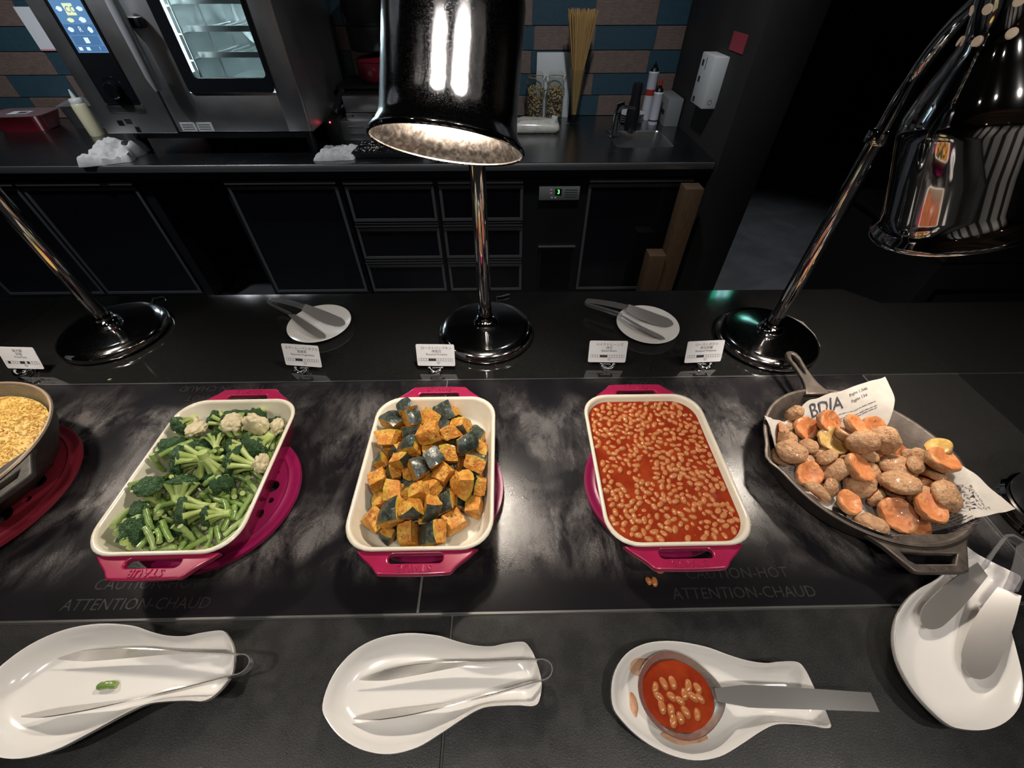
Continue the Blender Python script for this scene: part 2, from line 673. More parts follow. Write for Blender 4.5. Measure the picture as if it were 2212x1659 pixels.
clear_mat('clear_glass', (0.93, 0.95, 0.94))
clear_mat('oven_glass', (0.62, 0.66, 0.66), 0.05, 1.35)
clear_mat('clear_film', (0.93, 0.93, 0.92), 0.10, 1.5, 0.12)
clear_mat('smoky_plastic', (0.74, 0.73, 0.77), 0.10, 1.5, 0.10)


def hotplate_mat(name, seed):
    """black ceramic glass, hazed and rubbed grey where hot dishes have stood"""
    m = mat(name, (0.009, 0.008, 0.010), 0.14)
    nt = m.node_tree
    b = nt.nodes['Principled BSDF']
    tc = nt.nodes.new('ShaderNodeTexCoord')

    def noise_(scale, detail, rough, dist, sx, sy, rz):
        mp = nt.nodes.new('ShaderNodeMapping')
        mp.inputs['Scale'].default_value = (sx, sy, 1)
        mp.inputs['Rotation'].default_value = (0, 0, rz)
        mp.inputs['Location'].default_value = (seed, seed * .7, 0)
        nt.links.new(tc.outputs['Object'], mp.inputs[0])
        n = nt.nodes.new('ShaderNodeTexNoise')
        n.inputs['Scale'].default_value = scale
        n.inputs['Detail'].default_value = detail
        n.inputs['Roughness'].default_value = rough
        n.inputs['Distortion'].default_value = dist
        nt.links.new(mp.outputs[0], n.inputs['Vector'])
        return n.outputs['Fac']

    def rng(src, a, c_, to=1.0):
        r = nt.nodes.new('ShaderNodeMapRange')
        r.interpolation_type = 'SMOOTHSTEP'
        r.inputs['From Min'].default_value = a
        r.inputs['From Max'].default_value = c_
        r.inputs['To Max'].default_value = to
        nt.links.new(src, r.inputs['Value'])
        return r.outputs['Result']

    def mul(a, c_):
        q = nt.nodes.new('ShaderNodeMath')
        q.operation = 'MULTIPLY'
        nt.links.new(a, q.inputs[0])
        nt.links.new(c_, q.inputs[1])
        return q.outputs[0]
    big = rng(noise_(5.5, 3, .5, .5, 1, 1, 0), .36, .62)
    streak = rng(noise_(16, 10, .72, .5, 1, .5, .7), .36, .66)
    fine = rng(noise_(420, 3, .6, 0, 1, 1, 0), .15, .85)
    # the rubbed band lies in the middle of the plate, the printed margins stay clean
    sx = nt.nodes.new('ShaderNodeSeparateXYZ')
    nt.links.new(tc.outputs['Object'], sx.inputs[0])
    lo = rng(sx.outputs['Y'], .235, .31)
    hi = nt.nodes.new('ShaderNodeMapRange')
    hi.interpolation_type = 'SMOOTHSTEP'
    for k, v in (('From Min', .62), ('From Max', .72), ('To Min', 1.0), ('To Max', .15)):
        hi.inputs[k].default_value = v
    nt.links.new(sx.outputs['Y'], hi.inputs['Value'])
    mask = mul(mul(mul(big, lo), hi.outputs['Result']), streak)
    mask = mul(mask, rng(fine, -.4, .8))
    mx = nt.nodes.new('ShaderNodeMix')
    mx.data_type = 'RGBA'
    nt.links.new(mask, mx.inputs['Factor'])
    mx.inputs['A'].default_value = (0.009, 0.008, 0.010, 1)
    mx.inputs['B'].default_value = (0.17, 0.158, 0.152, 1)
    nt.links.new(mx.outputs['Result'], b.inputs['Base Color'])
    rr = nt.nodes.new('ShaderNodeMapRange')
    rr.inputs['To Min'].default_value = .22
    rr.inputs['To Max'].default_value = .36
    nt.links.new(mask, rr.inputs['Value'])
    nt.links.new(rr.outputs['Result'], b.inputs['Roughness'])
    bn = nt.nodes.new('ShaderNodeBump')
    bn.inputs['Strength'].default_value = .12
    bn.inputs['Distance'].default_value = .001
    nt.links.new(fine, bn.inputs['Height'])
    nt.links.new(bn.outputs['Normal'], b.inputs['Normal'])
    return m


hotplate_mat('hotplate_a', 3.1)
hotplate_mat('hotplate_b', 8.4)
mat('plate_print', (0.021, 0.020, 0.020), 0.4, var=(60, (0.010, 0.009, 0.010), .42, .58))

mat('plate_print_worn', (0.0145, 0.014, 0.0145), 0.35)

# ---------------------------------------------------------------- the room
tag(box('floor', -4.2, 4.2, -4.5, 6.0, -1.0, -0.9, 'black_floor'), kind='structure')
tag(box('ceiling', -4.2, 4.2, -4.5, 6.0, 1.8, 1.9, 'ceiling_paint'), kind='structure')
WB = 3.30
wall = tag(box('wall_back', -4.2, 1.13, WB + .006, WB + .15, -0.9, 1.8, 'grout'), kind='structure')
tw = 0.378
row_h = 0.1178
tile_meshes = {}
for row in range(7):
    off = (.558, .572, .556, .590, .60, .57, .56)[row] if False else (.64, .590, .556, .572, .558, .566, .56)[row]
    for k in range(-12, 3):
        x0, x1 = off + k * tw, off + (k + 1) * tw
        if x1 < -3.6 or x0 > 1.125: continue
        x1 = min(x1, 1.128)
        blue = (k + row) % 2 == 1
        wd = round(x1 - x0 - .004, 4)
        key = (blue, wd)
        if key not in tile_meshes:
            me = box_me(0, wd, -.006, .004, 0, row_h - .004, .0015, 1)
            me.materials.append(MATS['tile_blue' if blue else 'tile_wood'])
            tile_meshes[key] = me
        link('tile', tile_meshes[key], None, wall, (x0 + .002, WB + .004, row * row_h + .002))
tag(box('wall_left', -4.35, -4.2, -4.5, 6.0, -0.9, 1.8, 'black_wall'), kind='structure')
tag(box('wall_right', 4.2, 4.35, -4.5, 6.0, -0.9, 1.8, 'black_wall'), kind='structure')
tag(box('wall_rear', -4.2, 4.2, 6.0, 6.15, -0.9, 1.8, 'black_wall'), kind='structure')
tag(box('wall_side', 1.13, 1.38, 2.32, 3.45, -0.9, 1.8, 'black_wall', bev=.004), kind='structure')

# dining room behind the camera, seen only in the chrome
mat('grey_panel', (0.42, 0.40, 0.385), 0.6)
mat('slat_wood', (0.30, 0.20, 0.12), 0.5)
wf = tag(box('wall_front', -4.2, 4.2, -4.65, -4.5, -0.9, 1.8, 'black_wall'), kind='structure')
for k in range(7):
    box('wall_panel', -4.1 + k * 1.18, -3.35 + k * 1.18, -4.5, -4.46, -0.8, 1.65, 'grey_panel', wf, bev=.004)
cs = tag(box('trim_1', -4.2, 4.2, -4.5, -4.44, 1.7, 1.8, 'slat_wood'), kind='structure')
sl = box_me(-4.0, 4.0, -.03, .03, 0, .06)
sl.materials.append(MATS['slat_wood'])
for k in range(16):
    link('slat', sl, None, cs, (0, -1.0 - k * .16, 1.74))

# ---------------------------------------------------------------- buffet counter
ctr = empty('buffet_counter', 'black stone buffet counter the hot plates are set into', 'counter')
X0, X1, YF, YR = -2.3, 1.9, -0.30, 1.138
box('body', X0 + .02, 1.09, YF + .03, YR - .03, -.9, -.02, 'black_paint', ctr)
box('joint_bed', X0, 1.174, YF, 1.055, -.0195, -.0035, 'grout', ctr)
box('joint_bed', X0, 1.095, 1.055, YR, -.0195, -.0035, 'black_paint', ctr)
box('joint_bed', 1.174, X1, YF, 1.06, -.0195, -.0035, 'grout', ctr)
box('wing_body', 1.18, X1, YF, 1.04, -.9, -.02, 'black_paint', ctr)
HP0, HP1, HX = 0.200, 0.740, 0.923


def slab(x0, x1, y0, y1, m, cut=None):
    g = .0016
    if cut is None:
        box('stone_slab', x0 + g, x1 - g, y0 + g, y1 - g, -.003, 0, m, ctr, bev=.0007, seg=1)
    else:
        me = plate_me([[(x0 + g, y0 + g), (x1 - g, y0 + g), (x1 - g, y1 - cut), (x1 - cut, y1), (x0 + g, y1)]], .0015)
        link('stone_slab', me, m, ctr, (0, 0, -.0015))


slab(X0, -1.42, YF, HP0 - .003, 'granite_front')
slab(-1.42, -.095, YF, HP0 - .003, 'granite_front')
slab(-.095, 1.176, YF, HP0 - .003, 'granite_front')
slab(1.176, X1, YF, HP0 - .003, 'granite_front')
slab(HX + .003, 1.176, HP0 - .003, HP1 + .003, 'granite_front')
slab(1.176, X1, HP0 - .003, HP1 + .003, 'granite')
slab(X0, -1.42, HP1 + .003, YR, 'granite')
slab(-1.42, 1.176, HP1 + .003, YR, 'granite', cut=.075)
slab(1.176, X1, HP1 + .003, 1.06, 'granite')
# steel edging around the hot plates
for a in ((X0, HX + .003, HP1 - .0005, HP1 + .003), (X0, HX + .003, HP0 - .003, HP0 + .0005), (HX, HX + .003, HP0, HP1), (-.1545, -.1505, HP0, HP1)):
    box('edge_strip', a[0], a[1], a[2], a[3], -.006, .0008, 'trim_steel' if a[1] - a[0] > .1 else 'fridge_frame', ctr)

for x0, x1, m, lab in ((-1.62, -.1548, 'hotplate_a', 'scuffed black glass hot plate under the rice, vegetable and pumpkin dishes'),
                       (-.1502, HX - .0003, 'hotplate_b', 'scuffed black glass hot plate under the bean dish and the potato skillet')):
    hp = empty('hot_plate', lab, 'hot plate', group='glass hot plates in the counter')
    box('glass_top', x0, x1, HP0 + .0008, HP1 - .0008, -.0185, -.0002, m, hp, bev=.0008, seg=1)
    for (tx, ty, rz) in ([(-.625, .222, 0), (-.70, .722, math.pi)] if x0 < -1 else [(.40, .222, 0), (.43, .722, math.pi)]):
        t = text_me('ATTENTION-CHAUD', .026, 0.0, align='CENTER')
        link('printed_warning', t, 'plate_print', hp, (tx, ty, .0001), (0, 0, rz))
        t2 = text_me('CAUTION-HOT', .026, 0.0, align='CENTER')
        link('printed_warning', t2, 'plate_print_worn', hp, (tx, ty + (.032 if rz == 0 else -.032), .0001), (0, 0, rz))

# dark unit standing at the far end of the counter wing
cb = empty('black_cabinet', 'low black cabinet with a framed drawer beyond the counter corner', 'cabinet', (0, 0, 0))
box('carcass', 1.62, 2.5, 1.35, 1.95, -.9, -.02, 'black_paint', cb, bev=.003)
for a in ((1.68, 2.44, 1.343, 1.35, -.16, -.145), (1.68, 2.44, 1.343, 1.35, -.42, -.405), (1.68, 1.695, 1.343, 1.35, -.405, -.16), (2.425, 2.44, 1.343, 1.35, -.405, -.16)):
    box('drawer_frame', *a, 'steel_dark', cb)
box('top_panel', 1.60, 2.52, 1.33, 1.97, -.02, 0.0, 'granite', cb, bev=.002)

# ---------------------------------------------------------------- back kitchen counter and units under it
bc = empty('kitchen_worktop', 'long dark steel worktop along the tiled wall', 'worktop')
SX0, SX1, SY0, SY1 = .645, .985, 2.60, 2.93
YB0 = 2.352
for n_, a in enumerate(((-4.0, SX0, YB0, WB - .005), (SX1, 1.128, YB0, WB - .005), (SX0, SX1, YB0, SY0), (SX0, SX1, SY1, WB - .005))):
    box('top_sheet', a[0], a[1], a[2], a[3], -.004, 0, 'steel_top', bc)
box('front_edge', -4.0, 1.128, YB0 - .006, YB0 + .012, -.036, 0, 'edge_steel', bc, bev=.006)
sk = link('sink_basin', loft_me(rings_rrect([(.170, .165, .03, 0), (.166, .161, .035, -.01), (.160, .155, .04, -.13), (.14, .135, .04, -.15)]), cap1=True), 'steel', bc, (.815, 2.765, .0005), smooth=40)
lathe('drain', [(.03, 0), (.03, .004), (.02, .005), (.012, .002)], 'steel_dark', sk, 20, (0, 0, -.149))
box('apron', -4.0, 1.128, 2.362, 2.372, -.075, -.036, 'black_paint', bc)


def unit(name, label, x0, x1):
    u = empty(name, label, 'refrigerator', (0, 0, 0), group='undercounter refrigerators')
    box('carcass', x0, x1, 2.395, 2.585, -.84, -.045, 'black_paint', u)
    for lx in (x0 + .06, x1 - .06):
        for ly in (2.43, 2.55):
            tube('foot', [(lx, ly, -.9), (lx, ly, -.84)], .02, 'steel_dark', u, 10)
    return u


def front(u, nm, x0, x1, z0, z1):
    """door or drawer: dark panel in a lighter frame under a folded handle lip"""
    p = box(nm, x0, x1, 2.384, 2.395, z0, z1, 'black_glass', u)  # dark reflection on the steel put into the panel colour
    t = .016
    for a in ((x0, x1, z1 - .052, z1 - .034), (x0, x1, z0, z0 + t), (x0, x0 + t, z0 + t, z1 - .052), (x1 - t, x1, z0 + t, z1 - .052)):
        box('frame_bar', a[0], a[1], 2.379, 2.384, a[2], a[3], 'fridge_frame', p)  # bevel highlight put into the lighter frame colour
    box('handle_lip', x0, x1, 2.366, 2.384, z1 - .022, z1 - .004, 'fridge_frame', p, bev=.003)
    box('lip_edge', x0, x1, 2.364, 2.368, z1 - .006, z1, 'steel_dark', p)


u1 = unit('undercounter_refrigerator', 'black undercounter refrigerator with wide doors below the squeeze bottle', -3.9, -1.97)
front(u1, 'door', -2.655, -2.03, -.80, -.085)
front(u1, 'door', -3.30, -2.675, -.80, -.085)
box('top_band', -3.3, -2.03, 2.374, 2.395, -.075, -.045, 'steel_top', u1)
u2 = unit('undercounter_refrigerator', 'black undercounter refrigerator below the oven, single door beside the drawers', -1.56, -.905)
front(u2, 'door', -1.532, -.928, -.80, -.085)
u3 = unit('undercounter_refrigerator', 'black undercounter drawer refrigerator with six drawers and green digital display', -.895, 1.06)
for x0, x1 in ((-.888, -.396), (-.368, .104)):
    for z1, z0 in ((-.088, -.322), (-.330, -.562), (-.570, -.80)):
        front(u3, 'drawer', x0, x1, z0, z1)
front(u3, 'door', .472, 1.05, -.80, -.085)
cp = box('control_panel', .194, .424, 2.377, 2.395, -.205, -.13, 'panel_grey', u3, bev=.002)
box('display', .285, .322, 2.3755, 2.378, -.176, -.142, 'black_plastic', cp)
link('digit', text_me('3', .032, .0004), 'led_green', cp, (.304, 2.3748, -.159), (R(90), 0, 0))
for i, bx_ in enumerate((.262, .262, .268, .288)):
    box('button', bx_ - .006, bx_ + .006, 2.3755, 2.378, (-.148, -.165, -.19, -.19)[i] - .005, (-.148, -.165, -.19, -.19)[i] + .005, 'white_plastic', cp)
for i in range(4):
    box('printed_line', .34, .41, 2.3765, 2.3775, -.150 - .013 * i, -.147 - .013 * i, 'ink', cp)
vt = box('vent_panel', .212, .432, 2.386, 2.395, -.80, -.50, 'black_paint', u3)
for i in range(17):
    box('louver', .225, .42, 2.380, 2.386, -.785 + i * .0165, -.779 + i * .0165, 'steel_dark', vt)
box('lip_edge', .206, .436, 2.376, 2.392, -.495, -.488, 'fridge_frame', u3)

# ---------------------------------------------------------------- ceiling fixtures and exit sign (seen as reflections)
def downlight(x, y, lab, emi):
    d = empty('ceiling_downlight', lab, 'light', (x, y, 1.80), group='round downlights in the black ceiling')
    lathe('trim_ring', [(.045, 0), (.06, -.004), (.062, -.001), (.062, 0)], 'black_plastic', d, 28)
    lathe('lens', [(.001, -.0015), (.045, -.0015)], emi, d, 28)


mat('lens_warm', (0.9, 0.85, 0.8), 0.4, emit=((1.0, 0.92, 0.84), 9.0))
mat('lens_cool', (0.85, 0.9, 0.95), 0.4, emit=((0.86, 0.92, 1.0), 16.0))
for i, (dx, dy, pw) in enumerate(DOWNLIGHTS):
    downlight(dx, dy, ['warm ceiling downlight over the rice end of the counter', 'warm ceiling downlight over the pumpkin dish', 'warm ceiling downlight over the bean dish', 'warm ceiling downlight over the skillet end of the counter'][i], 'lens_warm')
for i, (dx, dy, pw) in enumerate(DINING_LIGHTS):
    downlight(dx, dy, ['warm dining room downlight before the first grey panels', 'warm dining room downlight before the middle grey panels', 'warm dining room downlight before the last grey panels'][i], 'lens_warm')
for i, (dx, dy, pw) in enumerate(KITCHEN_LIGHTS):
    downlight(dx, dy, ['cool ceiling downlight before the oven', 'cool ceiling downlight before the drawer refrigerator'][i], 'lens_cool')
downlight(2.3, 3.1, 'cool ceiling downlight in the dark passage', 'lens_cool')
mat('exit_green', (0.02, 0.3, 0.15), 0.4, emit=((0.02, 0.55, 0.30), 2.6))
mat('exit_white', (0.8, 0.9, 0.9), 0.4, emit=((0.55, 0.85, 1.0), 2.8))
ex = empty('exit_sign', 'green and white emergency exit light box hanging in the passage', 'sign', (1.99, 3.20, 1.31))
box('housing', -.095, .095, 0, .04, -.004, .132, 'white_plastic', ex, bev=.004)
box('green_face', -.09, .09, -.004, 0, 0, .128, 'exit_green', ex)
box('white_pictogram', -.045, .06, -.007, -.004, .016, .112, 'exit_white', ex)
tube('running_figure', [(-.025, -.009, .028), (-.008, -.009, .050), (.0, -.009, .075)], [.005, .007, .008], 'exit_green', ex, 8)
lathe('figure_head', [(.001, -.003), (.012, -.003), (.012, .003), (.001, .003)], 'exit_green', ex, 14, (.008, -.009, .094), (R(90), 0, 0))
tube('drop_rod', [(0, .02, .13), (0, .02, .49)], .008, 'black_plastic', ex, 8)

# ---------------------------------------------------------------- combi oven
ov = empty('combi_oven', 'large steel combi oven with blue touch screen and lit glass door', 'oven')
OY = 2.49
for a in ((-2.09, -1.60, OY + .035, 3.27, .11, .89), (-1.075, -1.024, OY + .035, 3.27, .11, .89), (-1.60, -1.075, OY + .035, 3.27, .11, .27),
          (-1.60, -1.075, OY + .035, 3.27, .81, .89), (-1.60, -1.075, 3.14, 3.27, .27, .81)):
    box('body_panel', *a, 'steel_oven', ov)
for lx in (-2.03, -1.09):
    for ly in (2.62, 3.2):
        tube('foot', [(lx, ly, 0), (lx, ly, .11)], .025, 'black_plastic', ov, 12)
box('stand_frame', -2.02, -1.10, 2.60, 3.22, .06, .085, 'black_paint', ov)
ccol = box('control_column', -2.09, -1.723, OY, OY + .035, .112, .89, 'steel_oven', ov, bev=.004)
bez = box('control_panel', -2.003, -1.835, OY - .005, OY, .245, .84, 'oven_panel', ccol, bev=.006)
box('inset_plate', -2.012, -1.826, OY - .003, OY, .205, .243, 'steel', ccol, bev=.002)
sy = OY - .0066
box('screen', -1.985, -1.846, sy, OY - .004, .447, .76, 'screen_blue', bez)
for a in ((-1.982, -1.938, .512, .548), (-1.935, -1.895, .512, .548), (-1.892, -1.849, .512, .548), (-1.975, -1.857, .475, .508), (-1.982, -1.849, .452, .472)):
    box('screen_cell', a[0], a[1], sy - .0006, sy, a[2], a[3], 'screen_cell', bez)


def blob(nm, cx, cz, rx, rz, m):
    pts = [(cx + rx * math.cos(2 * math.pi * i / 14) * (1 + .18 * math.sin(i * 2.1)), cz + rz * math.sin(2 * math.pi * i / 14)) for i in range(14)]
    me = mesh([(x, sy - .001, z) for x, z in pts], [tuple(range(14))])
    link(nm, me, m, bez)


box('screen_key', -1.935, -1.893, sy - .0014, sy - .0006, .578, .618, 'screen_yellow', bez)
link('screen_text', text_me('iCC', .030), 'screen_cell', bez, (-1.914, sy - .0018, .597), (R(90), 0, 0))
for cx, cz, rx, rz, m in ((-1.965, .640, .011, .009, 'screen_red'), (-1.928, .641, .011, .008, 'screen_red'), (-1.878, .640, .014, .007, 'screen_cyan'), (-1.957, .600, .012, .009, 'screen_white'), (-1.868, .600, .013, .008, 'screen_white'),
                          (-1.935, .562, .014, .008, 'screen_yellow'), (-1.882, .563, .014, .010, 'screen_white'), (-1.958, .530, .012, .009, 'screen_white'), (-1.872, .529, .010, .011, 'screen_white')):
    blob('screen_icon', cx, cz, rx, rz, m)
link('screen_text', text_me('R', .028), 'screen_white', bez, (-1.915, sy - .0012, .530), (R(90), 0, 0))
box('screen_icon', -1.924, -1.904, sy - .0014, sy - .0006, .482, .502, 'screen_white', bez)
link('screen_text', text_me('?', .018), 'screen_white', bez, (-1.875, sy - .0012, .462), (R(90), 0, 0))
for k in range(2): box('screen_icon', -1.972 + .035 * k, -1.955 + .035 * k, sy - .0012, sy - .0006, .456, .468, 'screen_white', bez)
lathe('dial', [(.002, .030), (.030, .030), (.036, .024), (.038, 0), (.052, 0), (.054, -.003)], 'black_glass', bez, 36, (-1.918, OY - .006, .305), (R(90), 0, 0))
for x, z, s in ((-1.985, .160, .02), (-1.94, .168, .022), (-1.915, .130, .016)):
    box('maker_badge', x - s, x + s * .4, OY - .0012, OY, z - .012, z + .012, 'black_plastic' if s < .022 else 'steel', ccol)
# door with window
dr = box('door', -1.711, -1.560, OY, OY + .035, .118, .89, 'steel_oven', ov, bev=.003)
box('door_stile', -1.137, -1.024, OY, OY + .035, .118, .89, 'steel_oven', dr, bev=.003)
box('door_rail', -1.562, -1.135, OY, OY + .035, .118, .289, 'steel_oven', dr, bev=.003)
box('door_rail', -1.562, -1.135, OY, OY + .035, .80, .89, 'steel_oven', dr, bev=.003)
me = plate_me([[(x - 1.349, z + .546) for x, z in rrect(.212, .257, .02)], [(x - 1.330, z + .550) for x, z in rrect(.176, .200, .02)]], .006, .002)
me.transform(Matrix.Rotation(R(90), 4, 'X'))
link('window_border', me, 'oven_panel', dr, (0, OY - .001, 0))
box('window_glass', -1.515, -1.145, OY + .004, OY + .007, .335, .76, 'oven_glass', dr)
hd = tube('door_handle', [(-1.672, OY - .055, .31), (-1.672, OY - .06, .36), (-1.672, OY - .06, .60), (-1.672, OY - .06, .64)], [.016, .024, .026, .025], 'handle_steel', dr, 16)
box('handle_mount', -1.69, -1.61, OY - .05, OY, .535, .575, 'black_plastic', dr, bev=.008)
box('handle_shadow_gap', -1.722, -1.712, OY + .004, OY + .03, .118, .89, 'black_plastic', ov)  # dark strip standing in for the shade in the gap beside the door
for x0, x1 in ((-1.69, -1.612), (-1.606, -1.525)):
    st = box('warning_sticker', x0, x1, OY - .0008, OY, .122, .162, 'white_plastic', dr)
    for i in range(3): box('printed_line', x0 + .008, x1 - .012, OY - .0014, OY - .0006, .130 + .01 * i, .1325 + .01 * i, 'ink', st)
# lit cavity with racks and trays
for s, x in ((1, -1.565), (-1, -1.085)):
    box('cavity_side', x - .006, x + .006, OY + .05, 3.13, .28, .80, 'oven_cavity', ov)
box('cavity_back', -1.58, -1.07, 3.115, 3.135, .28, .80, 'oven_cavity', ov)
box('cavity_floor', -1.58, -1.07, OY + .05, 3.13, .272, .284, 'oven_cavity', ov)
for z in (.40, .50, .60, .70):
    for s, x in ((1, -1.545), (-1, -1.105)):
        box('rack_rail', x - .014, x + .014, OY + .10, 3.05, z, z + .006, 'steel', ov)
    box('tray_edge', -1.535, -1.115, OY + .17, OY + .18, z + .005, z + .028, 'steel', ov)
    for i in range(7):
        xx = -1.50 + i * .06
        tube('grid_wire', [(xx, OY + .18, z + .012), (xx, 3.03, z + .012)], .004, 'steel', ov, 6)
for x in (-1.54, -1.11):
    for y in (OY + .12, 2.85):
        tube('rack_post', [(x, y, .285), (x, y, .80)], .006, 'steel', ov, 8)
fan = lathe('fan_guard', [(.005, 0), (.16, 0), (.17, .01), (.17, .03)], 'oven_cavity', ov, 24, (-1.33, 3.11, .55), (R(90), 0, 0))
for i in range(10):
    a = i * math.pi / 5
    tube('fan_blade', [(-1.33 + .03 * math.cos(a), 3.07, .55 + .03 * math.sin(a)), (-1.33 + .15 * math.cos(a + .3), 3.07, .55 + .15 * math.sin(a + .3))], .008, 'steel', ov, 6)
box('cavity_lamp', -1.555, -1.55, OY + .07, OY + .10, .36, .78, 'oven_lamp', ov)
light('oven_cavity_light', 'POINT', (-1.33, 2.72, .76), 16.0, (0.80, 0.95, 1.0), parent=ov, size=.04)

# ---------------------------------------------------------------- things beside the oven
mat('towel', (0.52, 0.50, 0.47), 0.95, var=(60, (0.62, 0.60, 0.57), .4, .7), bump=(700, .5))
mat('red_enamel', (0.16, 0.010, 0.018), 0.2, coat=.5)
mat('cream_bottle', (0.60, 0.55, 0.36), 0.4)
mat('foil', (0.62, 0.60, 0.57), 0.18, 1.0, bump=(90, .9))


def towel(lab, x, y, lx, ly, h, rz, seed, fold):
    bm = bmesh.new()
    nx, ny = 34, 24
    vs, fs = [], []
    for side in (1, 0):
        for j in range(ny + 1):
            for i in range(nx + 1):
                u, v = i / nx * 2 - 1, j / ny * 2 - 1
                e = (1 - abs(u) ** 6) * (1 - abs(v) ** 6)
                px = u * lx * (1 + .10 * nv((v, seed, 0), 1.7)) + .02 * v * fold
                py = v * ly * (1 + .16 * nv((u, seed, 3), 1.9))
                z = (h * e ** .35 * (.62 + .45 * nv((u * 1.3, v * 1.5, seed), 1.3) + .22 * nv((u * 4, v * 3, seed), 1.6) + .18 * max(0, v + .1) * fold)) if side else 0.0
                vs.append((px, py, max(z, .002) if side else 0.0))
    N = (nx + 1) * (ny + 1)
    for s in (0, 1):
        for j in range(ny):
            for i in range(nx):
                a = s * N + j * (nx + 1) + i
                f = (a, a + 1, a + nx + 2, a + nx + 1)
                fs.append(f if s == 0 else f[::-1])
    bd = [j for j in range(nx + 1)] + [j * (nx + 1) + nx for j in range(1, ny + 1)] + [ny * (nx + 1) + i for i in range(nx - 1, -1, -1)] + [j * (nx + 1) for j in range(ny - 1, 0, -1)]
    for k in range(len(bd)):
        a, b = bd[k], bd[(k + 1) % len(bd)]
        fs.append((a, a + N, b + N, b))
    o = link('folded_towel', mesh(vs, fs), 'towel', None, (x, y, .001), (0, 0, rz), smooth=60)
    return tag(o, lab, 'towel', 'white cloths on the worktop')


towel('crumpled white cloth on the worktop under the oven control panel', -2.10, 2.462, .115, .095, .080, .35, 7.0, 1.6)
towel('flat folded white cloth on the worktop beside the dimpled pan', -.915, 2.50, .105, .10, .045, .03, 5.0, .2)

b = empty('squeeze_bottle', 'cream filled plastic squeeze bottle standing beside the oven', 'bottle', (-2.50, 2.90, 0))
lathe('body', [(.001, 0), (.036, 0), (.038, .006), (.038, .15), (.034, .165), (.030, .17)], 'cream_bottle', b, 28)
lathe('cap', [(.033, .168), (.034, .182), (.030, .188), (.012, .192), (.008, .215), (.004, .232), (.001, .232)], 'white_plastic', b, 24)

rd = empty('red_dish', 'small red enamel dish covered with cling film by the oven', 'dish', (-3.02, 3.06, 0), (0, 0, .1))
link('body', loft_me(rings_rrect([(.13, .085, .04, 0), (.165, .115, .05, .085), (.170, .12, .05, .088), (.160, .11, .045, .082), (.125, .08, .04, .01)]), cap0=True, cap1=True), 'red_enamel', rd, smooth=40)
link('cling_film', loft_me(rings_rrect([(.172, .122, .05, .086), (.12, .08, .04, .094)]), cap1=True), 'clear_film', rd, smooth=40)
box('paper_label', -.02, .09, -.09, -.02, .0955, .0965, 'white_paper', rd)
box('blue_print', .03, .08, -.08, -.04, .0966, .0972, 'screen_cell' if False else 'tile_blue', rd)

fc = empty('steel_container', 'steel food container under crumpled film behind the squeeze bottle', 'container', (-2.60, 3.14, 0))
link('body', loft_me(rings_rrect([(.16, .09, .03, 0), (.165, .10, .03, .12), (.172, .107, .03, .122), (.160, .095, .03, .118)]), cap0=True), 'steel', fc, smooth=40)
me = loft_me(rings_rrect([(.172, .107, .03, .120), (.176, .11, .03, .124), (.12, .07, .03, .14), (.05, .03, .02, .148)], 6), cap1=True)
for v in me.vertices: v.co.z += .012 * nv(v.co, 40, 1); v.co.x += .006 * nv(v.co, 60, 2)
link('cling_film', me, 'clear_film', fc, smooth=60)
fo = empty('foil_packet', 'crumpled foil lid resting on the steel container', 'foil', (-2.47, 3.16, .15))
me = loft_me(rings_rrect([(.13, .08, .03, 0), (.135, .085, .03, .012), (.10, .06, .03, .035), (.04, .03, .02, .04)], 6), cap0=True, cap1=True)
for v in me.vertices: v.co.z = max(0, v.co.z + .010 * nv(v.co, 50, 4))
link('sheet', me, 'foil', fo, smooth=30)

nt_ = empty('wall_note', 'white paper note with pink edge on the tiles left of the oven', 'note', (-2.70, WB - .012, .36))
box('sheet', -.15, .15, 0, .0015, 0, .20, 'white_paper', nt_)
mat('pink_edge', (0.65, 0.30, 0.33), 0.6)
box('coloured_edge', -.15, .15, -.0006, 0, 0, .008, 'pink_edge', nt_)

# toaster grill between the oven and the heat lamp
ap = empty('countertop_grill', 'small steel countertop grill with two slotted handles beside the oven', 'appliance')
box('base', -1.00, -.46, 2.76, 3.20, 0, .10, 'steel_oven', ap, bev=.004)
box('side_cheek', -1.015, -.95, 2.70, 3.22, 0, .125, 'steel_dark', ap, bev=.004)
box('upper_box', -.93, -.46, 2.84, 3.18, .125, .205, 'steel', ap, bev=.004)
box('plinth', -.93, -.46, 2.83, 3.18, .10, .122, 'steel', ap, bev=.003)
box('top_dust', -.92, -.47, 2.86, 3.17, .205, .207, 'steel_top', ap)
for z in (.07, .035):
    box('slot_handle', -.905, -.815, 2.752, 2.76, z - .006, z + .006, 'trim_steel', ap, bev=.002)
for k in range(2): tube('screw', [(-.89 + .12 * k, 2.828, .111), (-.89 + .12 * k, 2.832, .111)], .006, 'black_plastic', ap, 10)
tube('lever', [(-.985, 2.80, .125), (-.965, 3.0, .205)], .02, 'black_plastic', ap, 8)
lathe('knob', [(.001, .03), (.010, .028), (.006, .012), (.02, .006), (.022, 0)], 'white_plastic', ap, 16, (-.99, 2.98, .125))
tube('power_lamp', [(-.985, 2.694, .11), (-.985, 2.70, .11)], .004, 'led_red', ap, 10)

